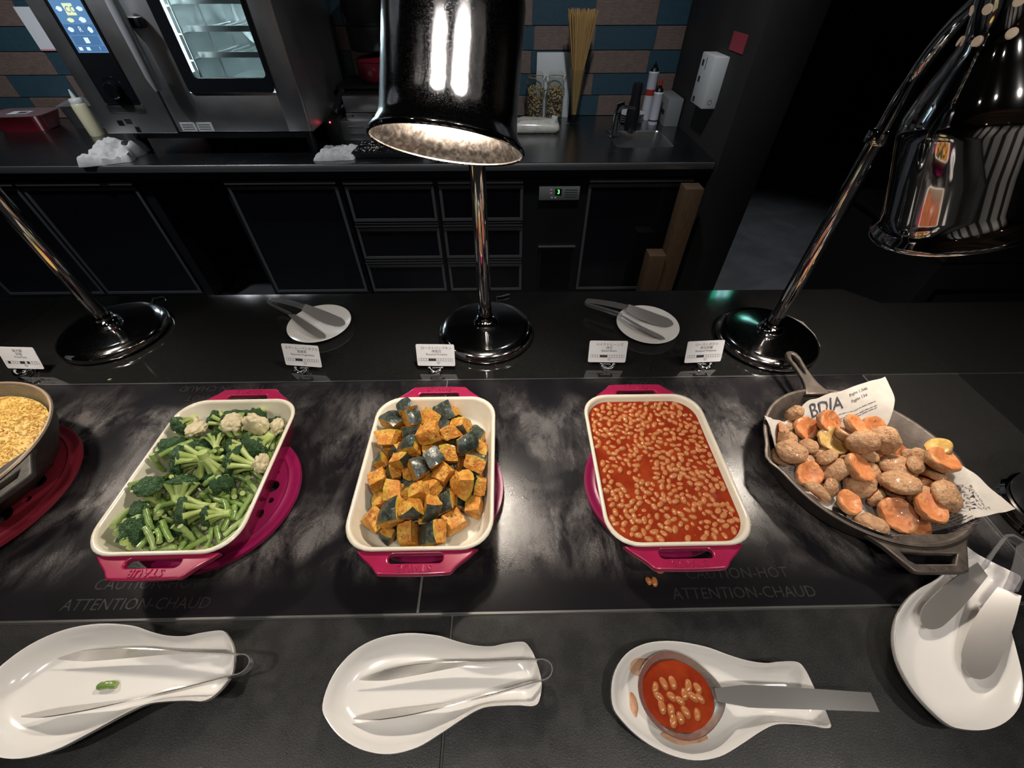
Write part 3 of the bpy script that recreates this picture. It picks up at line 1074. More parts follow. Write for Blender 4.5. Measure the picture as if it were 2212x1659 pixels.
dm = empty('dimpled_pan', 'black dimpled pan with pale crumbs on the worktop edge', 'pan', (-.64, 2.56, .002))
box('rim', -.19, .19, -.115, .115, 0, .022, 'black_plastic', dm, bev=.003)
for i in range(6):
    for j in range(4):
        lathe('cup', [(.001, .0225), (.018, .0225), (.024, .0265), (.026, .022)], 'black_glass', dm, 14, (-.155 + .062 * i, -.08 + .053 * j, 0))
rn = random.Random(3)
vs, fs = [], []
mat('crumbs', (0.5, 0.42, 0.3), 0.8)
for i in range(90):
    c = Vector((rn.uniform(-.17, .17), rn.uniform(-.1, .1), .028))
    s = rn.uniform(.003, .007)
    k = len(vs)
    vs += [c + Vector(q) * s for q in ((1, 0, 0), (-.5, .9, 0), (-.5, -.9, 0), (0, 0, .9))]
    fs += [(k, k + 1, k + 3), (k + 1, k + 2, k + 3), (k + 2, k, k + 3), (k, k + 2, k + 1)]
tag(link('crumb_scatter', mesh(vs, fs), 'crumbs', dm), kind='stuff')

sh = empty('pot_rack', 'dark steel rack holding pots above the grill', 'rack')
box('board', -1.0, -.35, 2.98, WB - .003, .215, .23, 'steel_dark', sh)
for x in (-.97, -.38):
    box('bracket', x - .008, x + .008, 3.23, WB - .003, .12, .215, 'steel_dark', sh)
rp = empty('red_pot', 'dark red enamel pot on the rack behind the heat lamp', 'pot', (-.76, 3.14, .23))
lathe('body', [(.001, 0), (.105, 0), (.12, .02), (.125, .10), (.128, .103), (.12, .103), (.116, .03)], 'red_enamel', rp, 36)
lathe('lid', [(.128, .104), (.11, .118), (.03, .13), (.02, .145), (.001, .15)], 'red_enamel', rp, 36)
sp = empty('steel_pot', 'tall steel pot stacked on the red pot behind the heat lamp', 'pot', (-.77, 3.14, .38))
lathe('body', [(.001, 0), (.12, 0), (.13, .012), (.13, .11), (.134, .113), (.126, .113), (.124, .02)], 'steel_dark', sp, 36)
lathe('lid', [(.134, .114), (.12, .125), (.13, .17), (.13, .26), (.02, .27), (.001, .27)], 'steel_dark', sp, 36)

# ---------------------------------------------------------------- jars, pasta and oddments right of the lamp
mat('pasta', (0.42, 0.29, 0.15), 0.55, var=(90, (0.52, 0.38, 0.21), .4, .7))
mat('spaghetti', (0.42, 0.25, 0.09), 0.5)
mat('bag_white', (0.60, 0.56, 0.47), 0.5, var=(40, (0.45, 0.40, 0.31), .45, .7), coat=.6, bump=(50, .6))


def jar(x, y, lab, long):
    j = empty('storage_jar', lab, 'jar', (x, y, 0), group='clip-top jars of dried pasta')
    lathe('glass', [(.001, .001), (.050, .001), (.055, .008), (.056, .20), (.046, .222), (.046, .236), (.0435, .236), (.0435, .222), (.053, .198), (.052, .010), (.001, .006)], 'clear_glass', j, 32)
    lathe('lid', [(.047, .238), (.047, .250), (.038, .262), (.001, .264)], 'clear_glass', j, 32)
    lathe('rubber_seal', [(.046, .2355), (.0485, .2355), (.0485, .2385), (.046, .2385)], 'pasta', j, 28)
    tube('clip_wire', [(.047, -.03, .205), (.062, -.02, .225), (.064, 0, .24), (.062, .02, .225), (.047, .03, .205)], .002, 'steel', j, 6)
    tube('clip_wire', [(-.047, -.03, .205), (-.06, -.02, .21), (-.062, 0, .22), (-.06, .02, .21), (-.047, .03, .205)], .002, 'steel', j, 6)
    rn = random.Random(int(x * 1000))
    bm = bmesh.new()
    for i in range(230):
        a, rr, z = rn.uniform(0, 6.28), .045 * math.sqrt(rn.random()) if i % 3 else .047, rn.uniform(.018, .185)
        c = Vector((rr * math.cos(a), rr * math.sin(a), z))
        L = .016 if long else .010
        d = Vector((rn.uniform(-1, 1), rn.uniform(-1, 1), rn.uniform(-.6, .6))).normalized() * L * .5
        d -= Vector((c.x, c.y, 0)).normalized() * min(0, 0)
        e1, e2 = c + d, c - d
        for e in (e1, e2):
            q = math.hypot(e.x, e.y)
            if q > .049: e.x *= .049 / q; e.y *= .049 / q
        me = tube_me([e1, c.lerp((e1 + e2) / 2, .5) + Vector((0, 0, .0 if long else .004)), e2], .0045 if long else .0058, 5)
        bm.from_mesh(me)
        bpy.data.meshes.remove(me)
    tag(link('dried_pasta', from_bm(bm), 'pasta', j, smooth=60), kind='stuff')


jar(.208, 3.19, 'glass clip-top jar of pasta tubes, nearer the heat lamp', True)
jar(.335, 3.19, 'glass clip-top jar of pasta shells beside the spaghetti', False)
wp = empty('white_board', 'blank white board leaning on the tiles behind the jars', 'board', (.325, 3.262, 0))
box('sheet', -.11, .115, -.004, .006, .0, .347, 'white_plastic', wp, rot=(R(-3.5), 0, 0), bev=.001)

sg = empty('spaghetti_glass', 'tall footed glass filled with a fanned bundle of spaghetti', 'glass', (.455, 3.09, 0))
lathe('glass', [(.001, .004), (.040, .001), (.042, .003), (.010, .008), (.008, .03), (.016, .045), (.030, .16), (.044, .29), (.042, .29), (.028, .16), (.012, .05), (.001, .045)], 'clear_glass', sg, 28)
rn = random.Random(9)
bm = bmesh.new()
for i in range(190):
    a, q = rn.uniform(0, 6.28), math.sqrt(rn.random())
    b0 = Vector((.012 * q * math.cos(a), .012 * q * math.sin(a), .055))
    t0 = Vector((.088 * q * math.cos(a) + rn.uniform(-.004, .004), .075 * q * math.sin(a), .545 + rn.uniform(-.012, .018)))
    m0 = b0.lerp(t0, .45)
    m0.x *= .72
    m0.y *= .72
    me = tube_me([b0, m0, t0], .0019, 4)
    bm.from_mesh(me)
    bpy.data.meshes.remove(me)
tag(link('spaghetti', from_bm(bm), 'spaghetti', sg), kind='stuff')

bg = empty('pasta_bag', 'clear bag of pale powder lying in front of the jars', 'bag', (.195, 2.955, 0))
me = loft_me(rings_rrect([(.135, .075, .03, .002), (.150, .088, .03, .02), (.146, .085, .03, .045), (.10, .055, .03, .062), (.03, .02, .015, .064)], 8), cap0=True, cap1=True)
for v in me.vertices:
    v.co.z = max(.001, v.co.z + .012 * nv(v.co, 22, 3) * (v.co.z > .01))
    v.co.x += .012 * nv(v.co, 18, 5)
link('bag', me, 'bag_white', bg, smooth=70)
lathe('cap', [(.001, .03), (.018, .03), (.02, .026), (.02, 0), (.001, 0)], 'white_plastic', bg, 20, (.115, -.03, .055), (R(-8), R(10), 0))

rod = empty('thermometer_rod', 'thin steel rod on a round foot beside the heat lamp', 'rod', (.08, 3.12, 0))
lathe('foot', [(.001, .012), (.03, .01), (.034, 0)], 'black_plastic', rod, 20)
tube('rod', [(0, 0, .01), (0, 0, .50)], .005, 'steel', rod, 10)
tube('clip', [(-.003, 0, .45), (.004, 0, .49)], .010, 'steel', rod, 10)
tube('spring', [(0, 0, .05), (0, 0, .10)], .009, 'steel_dark', rod, 10)

# sink things
fa = empty('sink_faucet', 'chrome faucet with a thick spout at the corner sink', 'faucet', (.668, 2.80, 0))
tube('spout', [(0, 0, 0), (0, 0, .13), (.005, -.004, .16), (.03, -.012, .168)], [.026, .022, .022, .02], 'chrome', fa, 18)
lathe('collar', [(.034, 0), (.034, .008), (.026, .012)], 'chrome', fa, 20)
tube('lever', [(.0, 0, .16), (.10, .0, .15)], [.011, .006], 'chrome', fa, 10)
bb = empty('pump_bottle', 'black bottle with rounded top standing behind the sink', 'bottle', (.80, 2.845 + .105, 0))
lathe('body', [(.001, 0), (.036, 0), (.040, .01), (.040, .10), (.034, .14), (.029, .17), (.030, .225), (.026, .245), (.001, .25)], 'black_plastic', bb, 28)
for k in range(4):
    p = lathe('side_plate', [(.001, .004), (.05, .004), (.085, .014), (.086, .016), (.05, .007), (.001, .007)], 'white_plastic', None, 36, (.835, 3.13, .001 + .013 * k))
    tag(p, ['bottom', 'second', 'third', 'topmost'][k] + ' white plate of the small stack behind the sink', 'plate', 'plates stacked behind the sink')
mat('can_white', (0.50, 0.50, 0.53), 0.35)
mat('can_red', (0.35, 0.03, 0.02), 0.4)
for nm, x, y, h, r_, lab in (('spray_can', .955, 3.20, .25, .031, 'taller white spray can behind the other can by the black wall'), ('spray_can', .975, 3.08, .165, .029, 'shorter white spray can with red nozzle beside the grey box')):
    c = empty(nm, lab, 'can', (x, y, 0), group='spray cans by the sink')
    lathe('body', [(.001, 0), (r_, 0), (r_ + .001, .004), (r_, .008), (r_, h), (r_ + .0015, h + .004), (r_ - .004, h + .012)], 'can_white', c, 26)
    lathe('dome', [(r_ - .004, h + .012), (r_ * .7, h + .028), (r_ * .4, h + .034), (r_ * .4, h + .044), (.005, h + .046), (.004, h + .06), (.001, h + .06)], 'steel_dark', c, 20)
    if h > .2:
        lathe('red_print', [(r_ + .0006, h * .55), (r_ + .0006, h * .68)], 'can_red', c, 26)
    else:
        lathe('nozzle', [(.011, h + .045), (.011, h + .07), (.001, h + .072)], 'can_red', c, 16)
        lathe('dark_stripe', [(r_ + .0006, .02), (r_ + .0006, .028)], 'ink', c, 26)
gb = empty('grey_box', 'grey metal box with a dark slot against the black wall', 'box')
box('body', 1.03, 1.122, 3.02, 3.26, 0, .15, 'panel_grey', gb, bev=.003)
box('slot', 1.027, 1.031, 3.06, 3.13, .06, .08, 'black_plastic', gb)
sdx = 1.13
wbx = empty('wall_dispenser', 'white box with small square windows fixed to the black side wall', 'box')
box('body', sdx - .075, sdx - .0005, 2.56, 2.74, .195, .415, 'white_plastic', wbx, bev=.004)
for z, y in ((.375, 2.70), (.305, 2.70), (.215, 2.70)):
    box('window_square', sdx - .0765, sdx - .074, y - .012, y + .012, z - .012, z + .012, 'ink', wbx)
box('printed_line', sdx - .0762, sdx - .074, 2.655, 2.66, .35, .40, 'ink', wbx)
lathe('round_mark', [(.008, 0), (.010, .0008), (.012, 0)], 'panel_grey', wbx, 20, (sdx - .04, 2.5595, .225), (R(90), 0, 0))
rt = empty('red_label', 'dull red label stuck above the white box on the side wall', 'label')
mat('red_label_paper', (0.28, 0.03, 0.045), 0.6)
box('label', sdx - .004, sdx - .0005, 2.44, 2.60, .44, .51, 'red_label_paper', rt)

# timbers leaning by the last refrigerator door
for x, y, w_, h, lab in ((1.00, 2.255, .05, -.085, 'tall wooden beam standing at the end of the refrigerators'), (.895, 2.235, .05, -.455, 'short wooden beam standing beside the tall one')):
    tb = box('wooden_beam', -w_, w_, -.045, .045, 0, h + .9, 'wood', None, bev=.004, loc=(x, y, -.9))
    tag(tb, lab, 'beam', 'timbers by the refrigerators')

# ---------------------------------------------------------------- heat lamps
def heat_lamp(lab, px, py, P, ax, power, cord_dir, finish='shade_outside'):
    """base and pole stand at (px, py); P is the centre of the shade's rim, ax the shade's axis (up)"""
    L = empty('heat_lamp', lab, 'heat lamp', (px, py, 0), group='chrome heat lamps on the counter')
    lathe('base', [(.001, 0), (.124, 0), (.132, .006), (.134, .014), (.130, .024), (.118, .032), (.104, .0345), (.06, .038), (.034, .041), (.030, .046)], 'chrome_worn', L, 72)
    lathe('collar', [(.031, .043), (.033, .049), (.029, .056), (.024, .060), (.0235, .066), (.0205, .068)], 'chrome', L, 40)
    tube('pole', [(0, 0, .05), (0, 0, .52)], .0175, 'chrome', L, 40)
    lathe('pole_collar', [(.0175, .500), (.0235, .502), (.0245, .508), (.0235, .522), (.0175, .525), (.014, .526)], 'chrome', L, 36)
    ax = Vector(ax).normalized()
    rel = Vector(P) - Vector((px, py, 0))
    top = rel + ax * .335
    join = rel + ax * .315
    h = Vector((join.x, join.y, 0))
    pts = [Vector((0, 0, .52)), Vector((0, 0, .575)), Vector((0, 0, .60))]
    pk = join.z + .004
    for i in range(1, 9):
        t = i / 8
        q = (1 - t) ** 3 * Vector((0, 0, .60)) + 3 * (1 - t) ** 2 * t * Vector((h.x * .03, h.y * .03, .60 + (pk - .6) * .50)) + 3 * (1 - t) * t * t * Vector((join.x * .50, join.y * .50, pk + .008)) + t ** 3 * join
        pts.append(q)
    tube('arm', pts, [.0155, .0155] + [.0125] * 9, 'chrome', L, 24)
    # shade: turned profile along its own axis
    q = Vector((0, 0, 1)).rotation_difference(ax).to_euler()
    outer = [(.1095, .000), (.1105, .003), (.1085, .008), (.1020, .016), (.0975, .026), (.0955, .045), (.0945, .10), (.0935, .166), (.0920, .177), (.0880, .189), (.0740, .215), (.0560, .242), (.0430, .264), (.0375, .281), (.0360, .305), (.0350, .390), (.0345, .420), (.030, .428), (.001, .430)]
    inner = [(r - .0016 if r > .004 else r, z + (.0 if i else .0005)) for i, (r, z) in enumerate(outer[:-3])]
    sh = lathe('shade', outer, finish, L, 72, rel, q, angle=50)
    lathe('shade_lining', inner[::-1], 'shade_inside', sh, 72)
    lathe('rim_bead', [(.1075, .0006), (.1080, -.001), (.1100, -.001), (.1112, .001), (.1110, .004)], 'chrome', sh, 72)
    for k in range(8):
        a = 2 * math.pi * (k + .35) / 8
        for r, z, tl in ((.0362, .306, 90), (.0356, .338, 90), (.0352, .370, 90), (.0415, .274, 62)):
            d = lathe('vent_hole', [(.0001, .0016), (.0050, .0012), (.006, .0)], 'vent_glow', sh, 14, (r * math.cos(a), r * math.sin(a), z), (0, R(tl), a))
    lathe('bulb', [(.001, .105), (.022, .108), (.036, .122), (.040, .138), (.034, .162), (.020, .19), (.015, .21), (.015, .25)], 'bulb_glass', sh, 32)
    light('heat_lamp_light', 'POINT', (0, 0, .088), power, (1.0, 0.90, 0.78), parent=sh, size=.028)
    cd = Vector(cord_dir)
    pts = [Vector((0, .128, .012))] + [Vector((0, .128, .006)) + Vector((cd.x * t + .012 * math.sin(7 * t), cd.y * t + .01 * math.sin(11 * t + 1), -.001)) for t in (.2, .4, .6, .8, 1.0)]
    if cord_dir[2]:
        pts = [(0, .128, .012), (.04, .142, .006), (.10, .125, .005), (.146, .075, .005), (.150, .02, .005), (.139, -.03, .005)]
        pts = [Vector(p) for p in pts]
    tube('power_cord', pts, .004, 'cord_grey' if cord_dir[2] else 'black_plastic', L, 8)
    return L


mat('cord_grey', (0.22, 0.21, 0.20), 0.35)
LAMP_W = 10.5
ax_c = (0.116, 0.475, 0.872)
heat_lamp('chrome heat lamp at the rice end, only its base and pole in view', -1.117, .941, (-1.13, .67, .562), (0.06, 0.475, 0.876), LAMP_W, (.02, .06, 0))
heat_lamp('chrome heat lamp over the pumpkin dish with its lit opening showing', -.057, .925, (-.081, .657, .562), ax_c, LAMP_W, (.06, .07, 0))
heat_lamp('chrome heat lamp behind the potato skillet, shade seen from outside', .727, .880, (.772, .675, .434), (-.358, .145, .922), LAMP_W, (.12, .05, 1), 'chrome')

# ---------------------------------------------------------------- ceramics, iron and cutlery materials
mat('pink_glaze', (0.33, 0.014, 0.066), 0.22, coat=.4, var=(30, (0.28, 0.012, 0.056), .4, .7))
mat('pink_iron', (0.28, 0.009, 0.078), 0.35, var=[(14, (0.22, 0.008, 0.06), .4, .7), (55, (0.06, 0.05, 0.05), .70, .74)], bump=(200, .1))
mat('dark_red_iron', (0.20, 0.014, 0.028), 0.40, var=[(14, (0.15, 0.012, 0.022), .4, .7)], bump=(200, .1))
mat('cream_glaze', (0.74, 0.685, 0.56), 0.22, var=(25, (0.68, 0.62, 0.48), .45, .75), coat=.3)
mat('porcelain', (0.78, 0.76, 0.73), 0.16, coat=.5)
mat('iron', (0.105, 0.088, 0.076), 0.42, .75, var=(40, (0.16, 0.13, 0.11), .4, .7), rvar=(60, .6, .4, .7), bump=(260, .15))
mat('iron_black', (0.05, 0.047, 0.043), 0.5, .4, var=(50, (0.08, 0.072, 0.06), .4, .7), bump=(300, .2))
mat('pot_inside', (0.19, 0.155, 0.095), 0.45, .3, var=(50, (0.25, 0.21, 0.14), .4, .7))
mat('pot_rim', (0.40, 0.31, 0.23), 0.4, .5)
mat('newsprint', (0.47, 0.44, 0.40), 0.85, var=(30, (0.41, 0.38, 0.34), .4, .7))
mat('news_ink', (0.05, 0.048, 0.07), 0.8)
mat('pumpkin_skin', (0.022, 0.030, 0.026), 0.30, var=[(90, (0.080, 0.10, 0.070), .46, .66), (260, (0.20, 0.21, 0.19), .58, .74)], bump=(150, .6), coat=.3)
gradient_z(mat('pumpkin_flesh', (0.56, 0.20, 0.022), 0.42, var=[(70, (0.72, 0.40, 0.07), .42, .60), (110, (0.32, 0.075, 0.010), .54, .68)], bump=(200, 1.0), bdist=.004, coat=.25, sss=.1), (0.50, 0.34, 0.03), .006, .014)
mat('potato_skin', (0.47, 0.25, 0.125), 0.5, var=[(70, (0.54, 0.33, 0.175), .42, .62), (200, (0.17, 0.07, 0.03), .56, .70)], bump=(150, 1.0, 8.0), bdist=.006, coat=.12)
mat('potato_cut', (0.50, 0.165, 0.06), 0.42, var=[(60, (0.62, 0.27, 0.10), .42, .64), (90, (0.26, 0.06, 0.028), .56, .72)], bump=(160, .5), coat=.25, sss=.08)
mat('potato_cut_pale', (0.46, 0.27, 0.075), 0.36, var=[(60, (0.58, 0.39, 0.12), .42, .64), (60, (0.24, 0.10, 0.03), .62, .78)], bump=(160, .4), coat=.3)
mat('broccoli_crown', (0.042, 0.120, 0.034), 0.5, var=[(500, (0.010, 0.036, 0.012), .44, .60), (700, (0.11, 0.22, 0.07), .58, .70)], vbump=(720, 1.0), coat=.1)
mat('broccoli_crown_pale', (0.15, 0.25, 0.045), 0.5, var=[(160, (0.06, 0.14, 0.025), .45, .62), (600, (0.25, 0.36, 0.09), .58, .72)], vbump=(720, 1.0), coat=.1)
mat('broccoli_stalk', (0.36, 0.47, 0.13), 0.38, var=(60, (0.48, 0.57, 0.22), .4, .7), bump=(200, .3), sss=.1, coat=.2)
mat('cauliflower', (0.64, 0.56, 0.36), 0.5, var=[(160, (0.52, 0.43, 0.25), .5, .65)], bump=(500, .5), sss=.1)
mat('pod_a', (0.15, 0.25, 0.055), 0.26, var=(60, (0.22, 0.33, 0.09), .4, .7), coat=.4, bump=(220, .2))
mat('pod_b', (0.23, 0.33, 0.10), 0.26, var=(60, (0.31, 0.41, 0.15), .4, .7), coat=.4, bump=(220, .2))
mat('pod_end', (0.36, 0.46, 0.16), 0.5)
mat('bean', (0.44, 0.155, 0.048), 0.20, var=[(90, (0.52, 0.22, 0.08), .40, .68)], coat=.6, sss=.1)
mat('sauce', (0.225, 0.024, 0.008), 0.12, var=[(25, (0.32, 0.045, 0.013), .42, .68)], coat=.5, bump=(70, .25), sss=.08)
mat('sauce_thin', (0.66, 0.40, 0.26), 0.25, var=[(50, (0.50, 0.17, 0.07), .42, .68)], coat=.4)
mat('rice', (0.62, 0.38, 0.085), 0.5, var=[(60, (0.70, 0.47, 0.15), .42, .66), (40, (0.45, 0.20, 0.035), .60, .76)])
mat('satin_steel', (0.60, 0.585, 0.56), 0.22, .82, rvar=(500, .30, .4, .8))
mat('spoon_steel', (0.52, 0.51, 0.49), 0.24, .85)
mat('frosted_blade', (0.46, 0.44, 0.42), 0.27, .65)


# ---------------------------------------------------------------- trivets
def trivet(lab, x, y, r, m):
    t = empty('trivet', lab, 'trivet', (x, y, 0), (0, 0, .2), group='round cast-iron trivets')
    circ = lambda cx, cy, q, n=24: [(cx + q * math.cos(2 * math.pi * i / n), cy + q * math.sin(2 * math.pi * i / n)) for i in range(n)]
    loops = [circ(0, 0, r, 72)]
    for k in range(10):
        a = 2 * math.pi * k / 10
        tear = []
        for i in range(18):
            p = 2 * math.pi * i / 18
            u, v = .57 * r + .17 * r * math.cos(p), (.085 + .03 * math.cos(p)) * r * math.sin(p)
            tear.append((u * math.cos(a) - v * math.sin(a), u * math.sin(a) + v * math.cos(a)))
        loops.append(tear)
        a += math.pi / 10
        loops.append(circ(.70 * r * math.cos(a), .70 * r * math.sin(a), .038 * r, 12))
    loops.append(circ(0, 0, .24 * r, 30))
    link('lattice', plate_me(loops, .004, .001, 1), m, t, (0, 0, .0135), smooth=40)
    lathe('outer_band', [(r, .0095), (r + .002, .012), (r + .001, .019), (r - .006, .0195), (r - .010, .0176), (r - .016, .0178), (r - .020, .0195), (r - .024, .0178)], m, t, 72)
    for k in range(4):
        a = k * math.pi / 2 + .4
        lathe('foot', [(.001, 0), (.009, 0), (.012, .01)], m, t, 16, ((r - .014) * math.cos(a), (r - .014) * math.sin(a), 0))
    return t


trivet('pink cast-iron trivet under the vegetable dish', -.567, .412, .148, 'pink_iron')
trivet('pink cast-iron trivet under the pumpkin dish', -.155, .42, .144, 'pink_iron')
trivet('pink cast-iron trivet under the baked bean dish', .297, .42, .142, 'pink_iron')
trivet('dark red cast-iron trivet under the fried rice pot', -1.065, .425, .178, 'dark_red_iron')


# ---------------------------------------------------------------- pink baking dishes
def baking_dish(lab, x, rz, inner='cream_glaze'):
    d = empty('baking_dish', lab, 'baking dish', (x, DISH_Y, .0197), (0, 0, rz), group='pink stoneware baking dishes')
    link('outer_shell', loft_me(rings_rrect([(.088, .130, .04, .0), (.101, .143, .045, .001), (.105, .147, .047, .006), (.1225, .1645, .052, .063)]), cap0=True), 'pink_glaze', d, smooth=50)
    link('cream_lining', loft_me(rings_rrect([(.1222, .1642, .052, .0622), (.1250, .1670, .053, .0632), (.1258, .1678, .053, .0655), (.1246, .1666, .053, .0678), (.1220, .1640, .052, .0684), (.1195, .1615, .050, .0675), (.1175, .1595, .049, .063), (.1065, .1485, .046, .018), (.1015, .1435, .043, .0115), (.094, .136, .04, .0100)]), cap1=True), inner, d, smooth=60)
    for s in (1, -1):
        out = []
        for i in range(25):
            u = i / 24 * 2 - 1
            au = abs(u)
            if au > .62:
                t = (1 - au) / .38
                px = .060 + .040 * (1 - t) ** 1.6
                py = .1640 + .039 * (t ** .75)
                px = math.copysign(px, u)
            else:
                px, py = .060 * u / .62 if au < .62 else 0, .203 + .0016 * (1 - (au / .62) ** 2)
            out.append((px, py))
        out = [(-.094, .1630)] + [p for p in out] + [(.094, .1630)]
        hole = [(px, py + .1785) for px, py in rrect(.044, .0075, .0070, 5)]
        me = plate_me([out, hole], .0055, .0028, 2)
        h = link('handle', me, 'pink_glaze', d, (0, 0, .054), (R(3) * s, 0, 0 if s > 0 else math.pi), smooth=40)
        h.rotation_euler = (R(4), 0, 0) if s > 0 else (R(4), 0, math.pi)
        h.location.z = .054 - .163 * math.sin(R(4))
        link('raised_letters', text_me('STAUB', .0170, .0013, .0003, spacing=1.15), 'pink_glaze', h, (0, .1945, .0056))
    return d


baking_dish('pink baking dish of steamed broccoli, beans and cauliflower', -.572, R(0.5))
baking_dish('pink baking dish of roasted pumpkin chunks', -.151, R(0))
baking_dish('pink baking dish of baked beans in tomato sauce', .288, R(0))

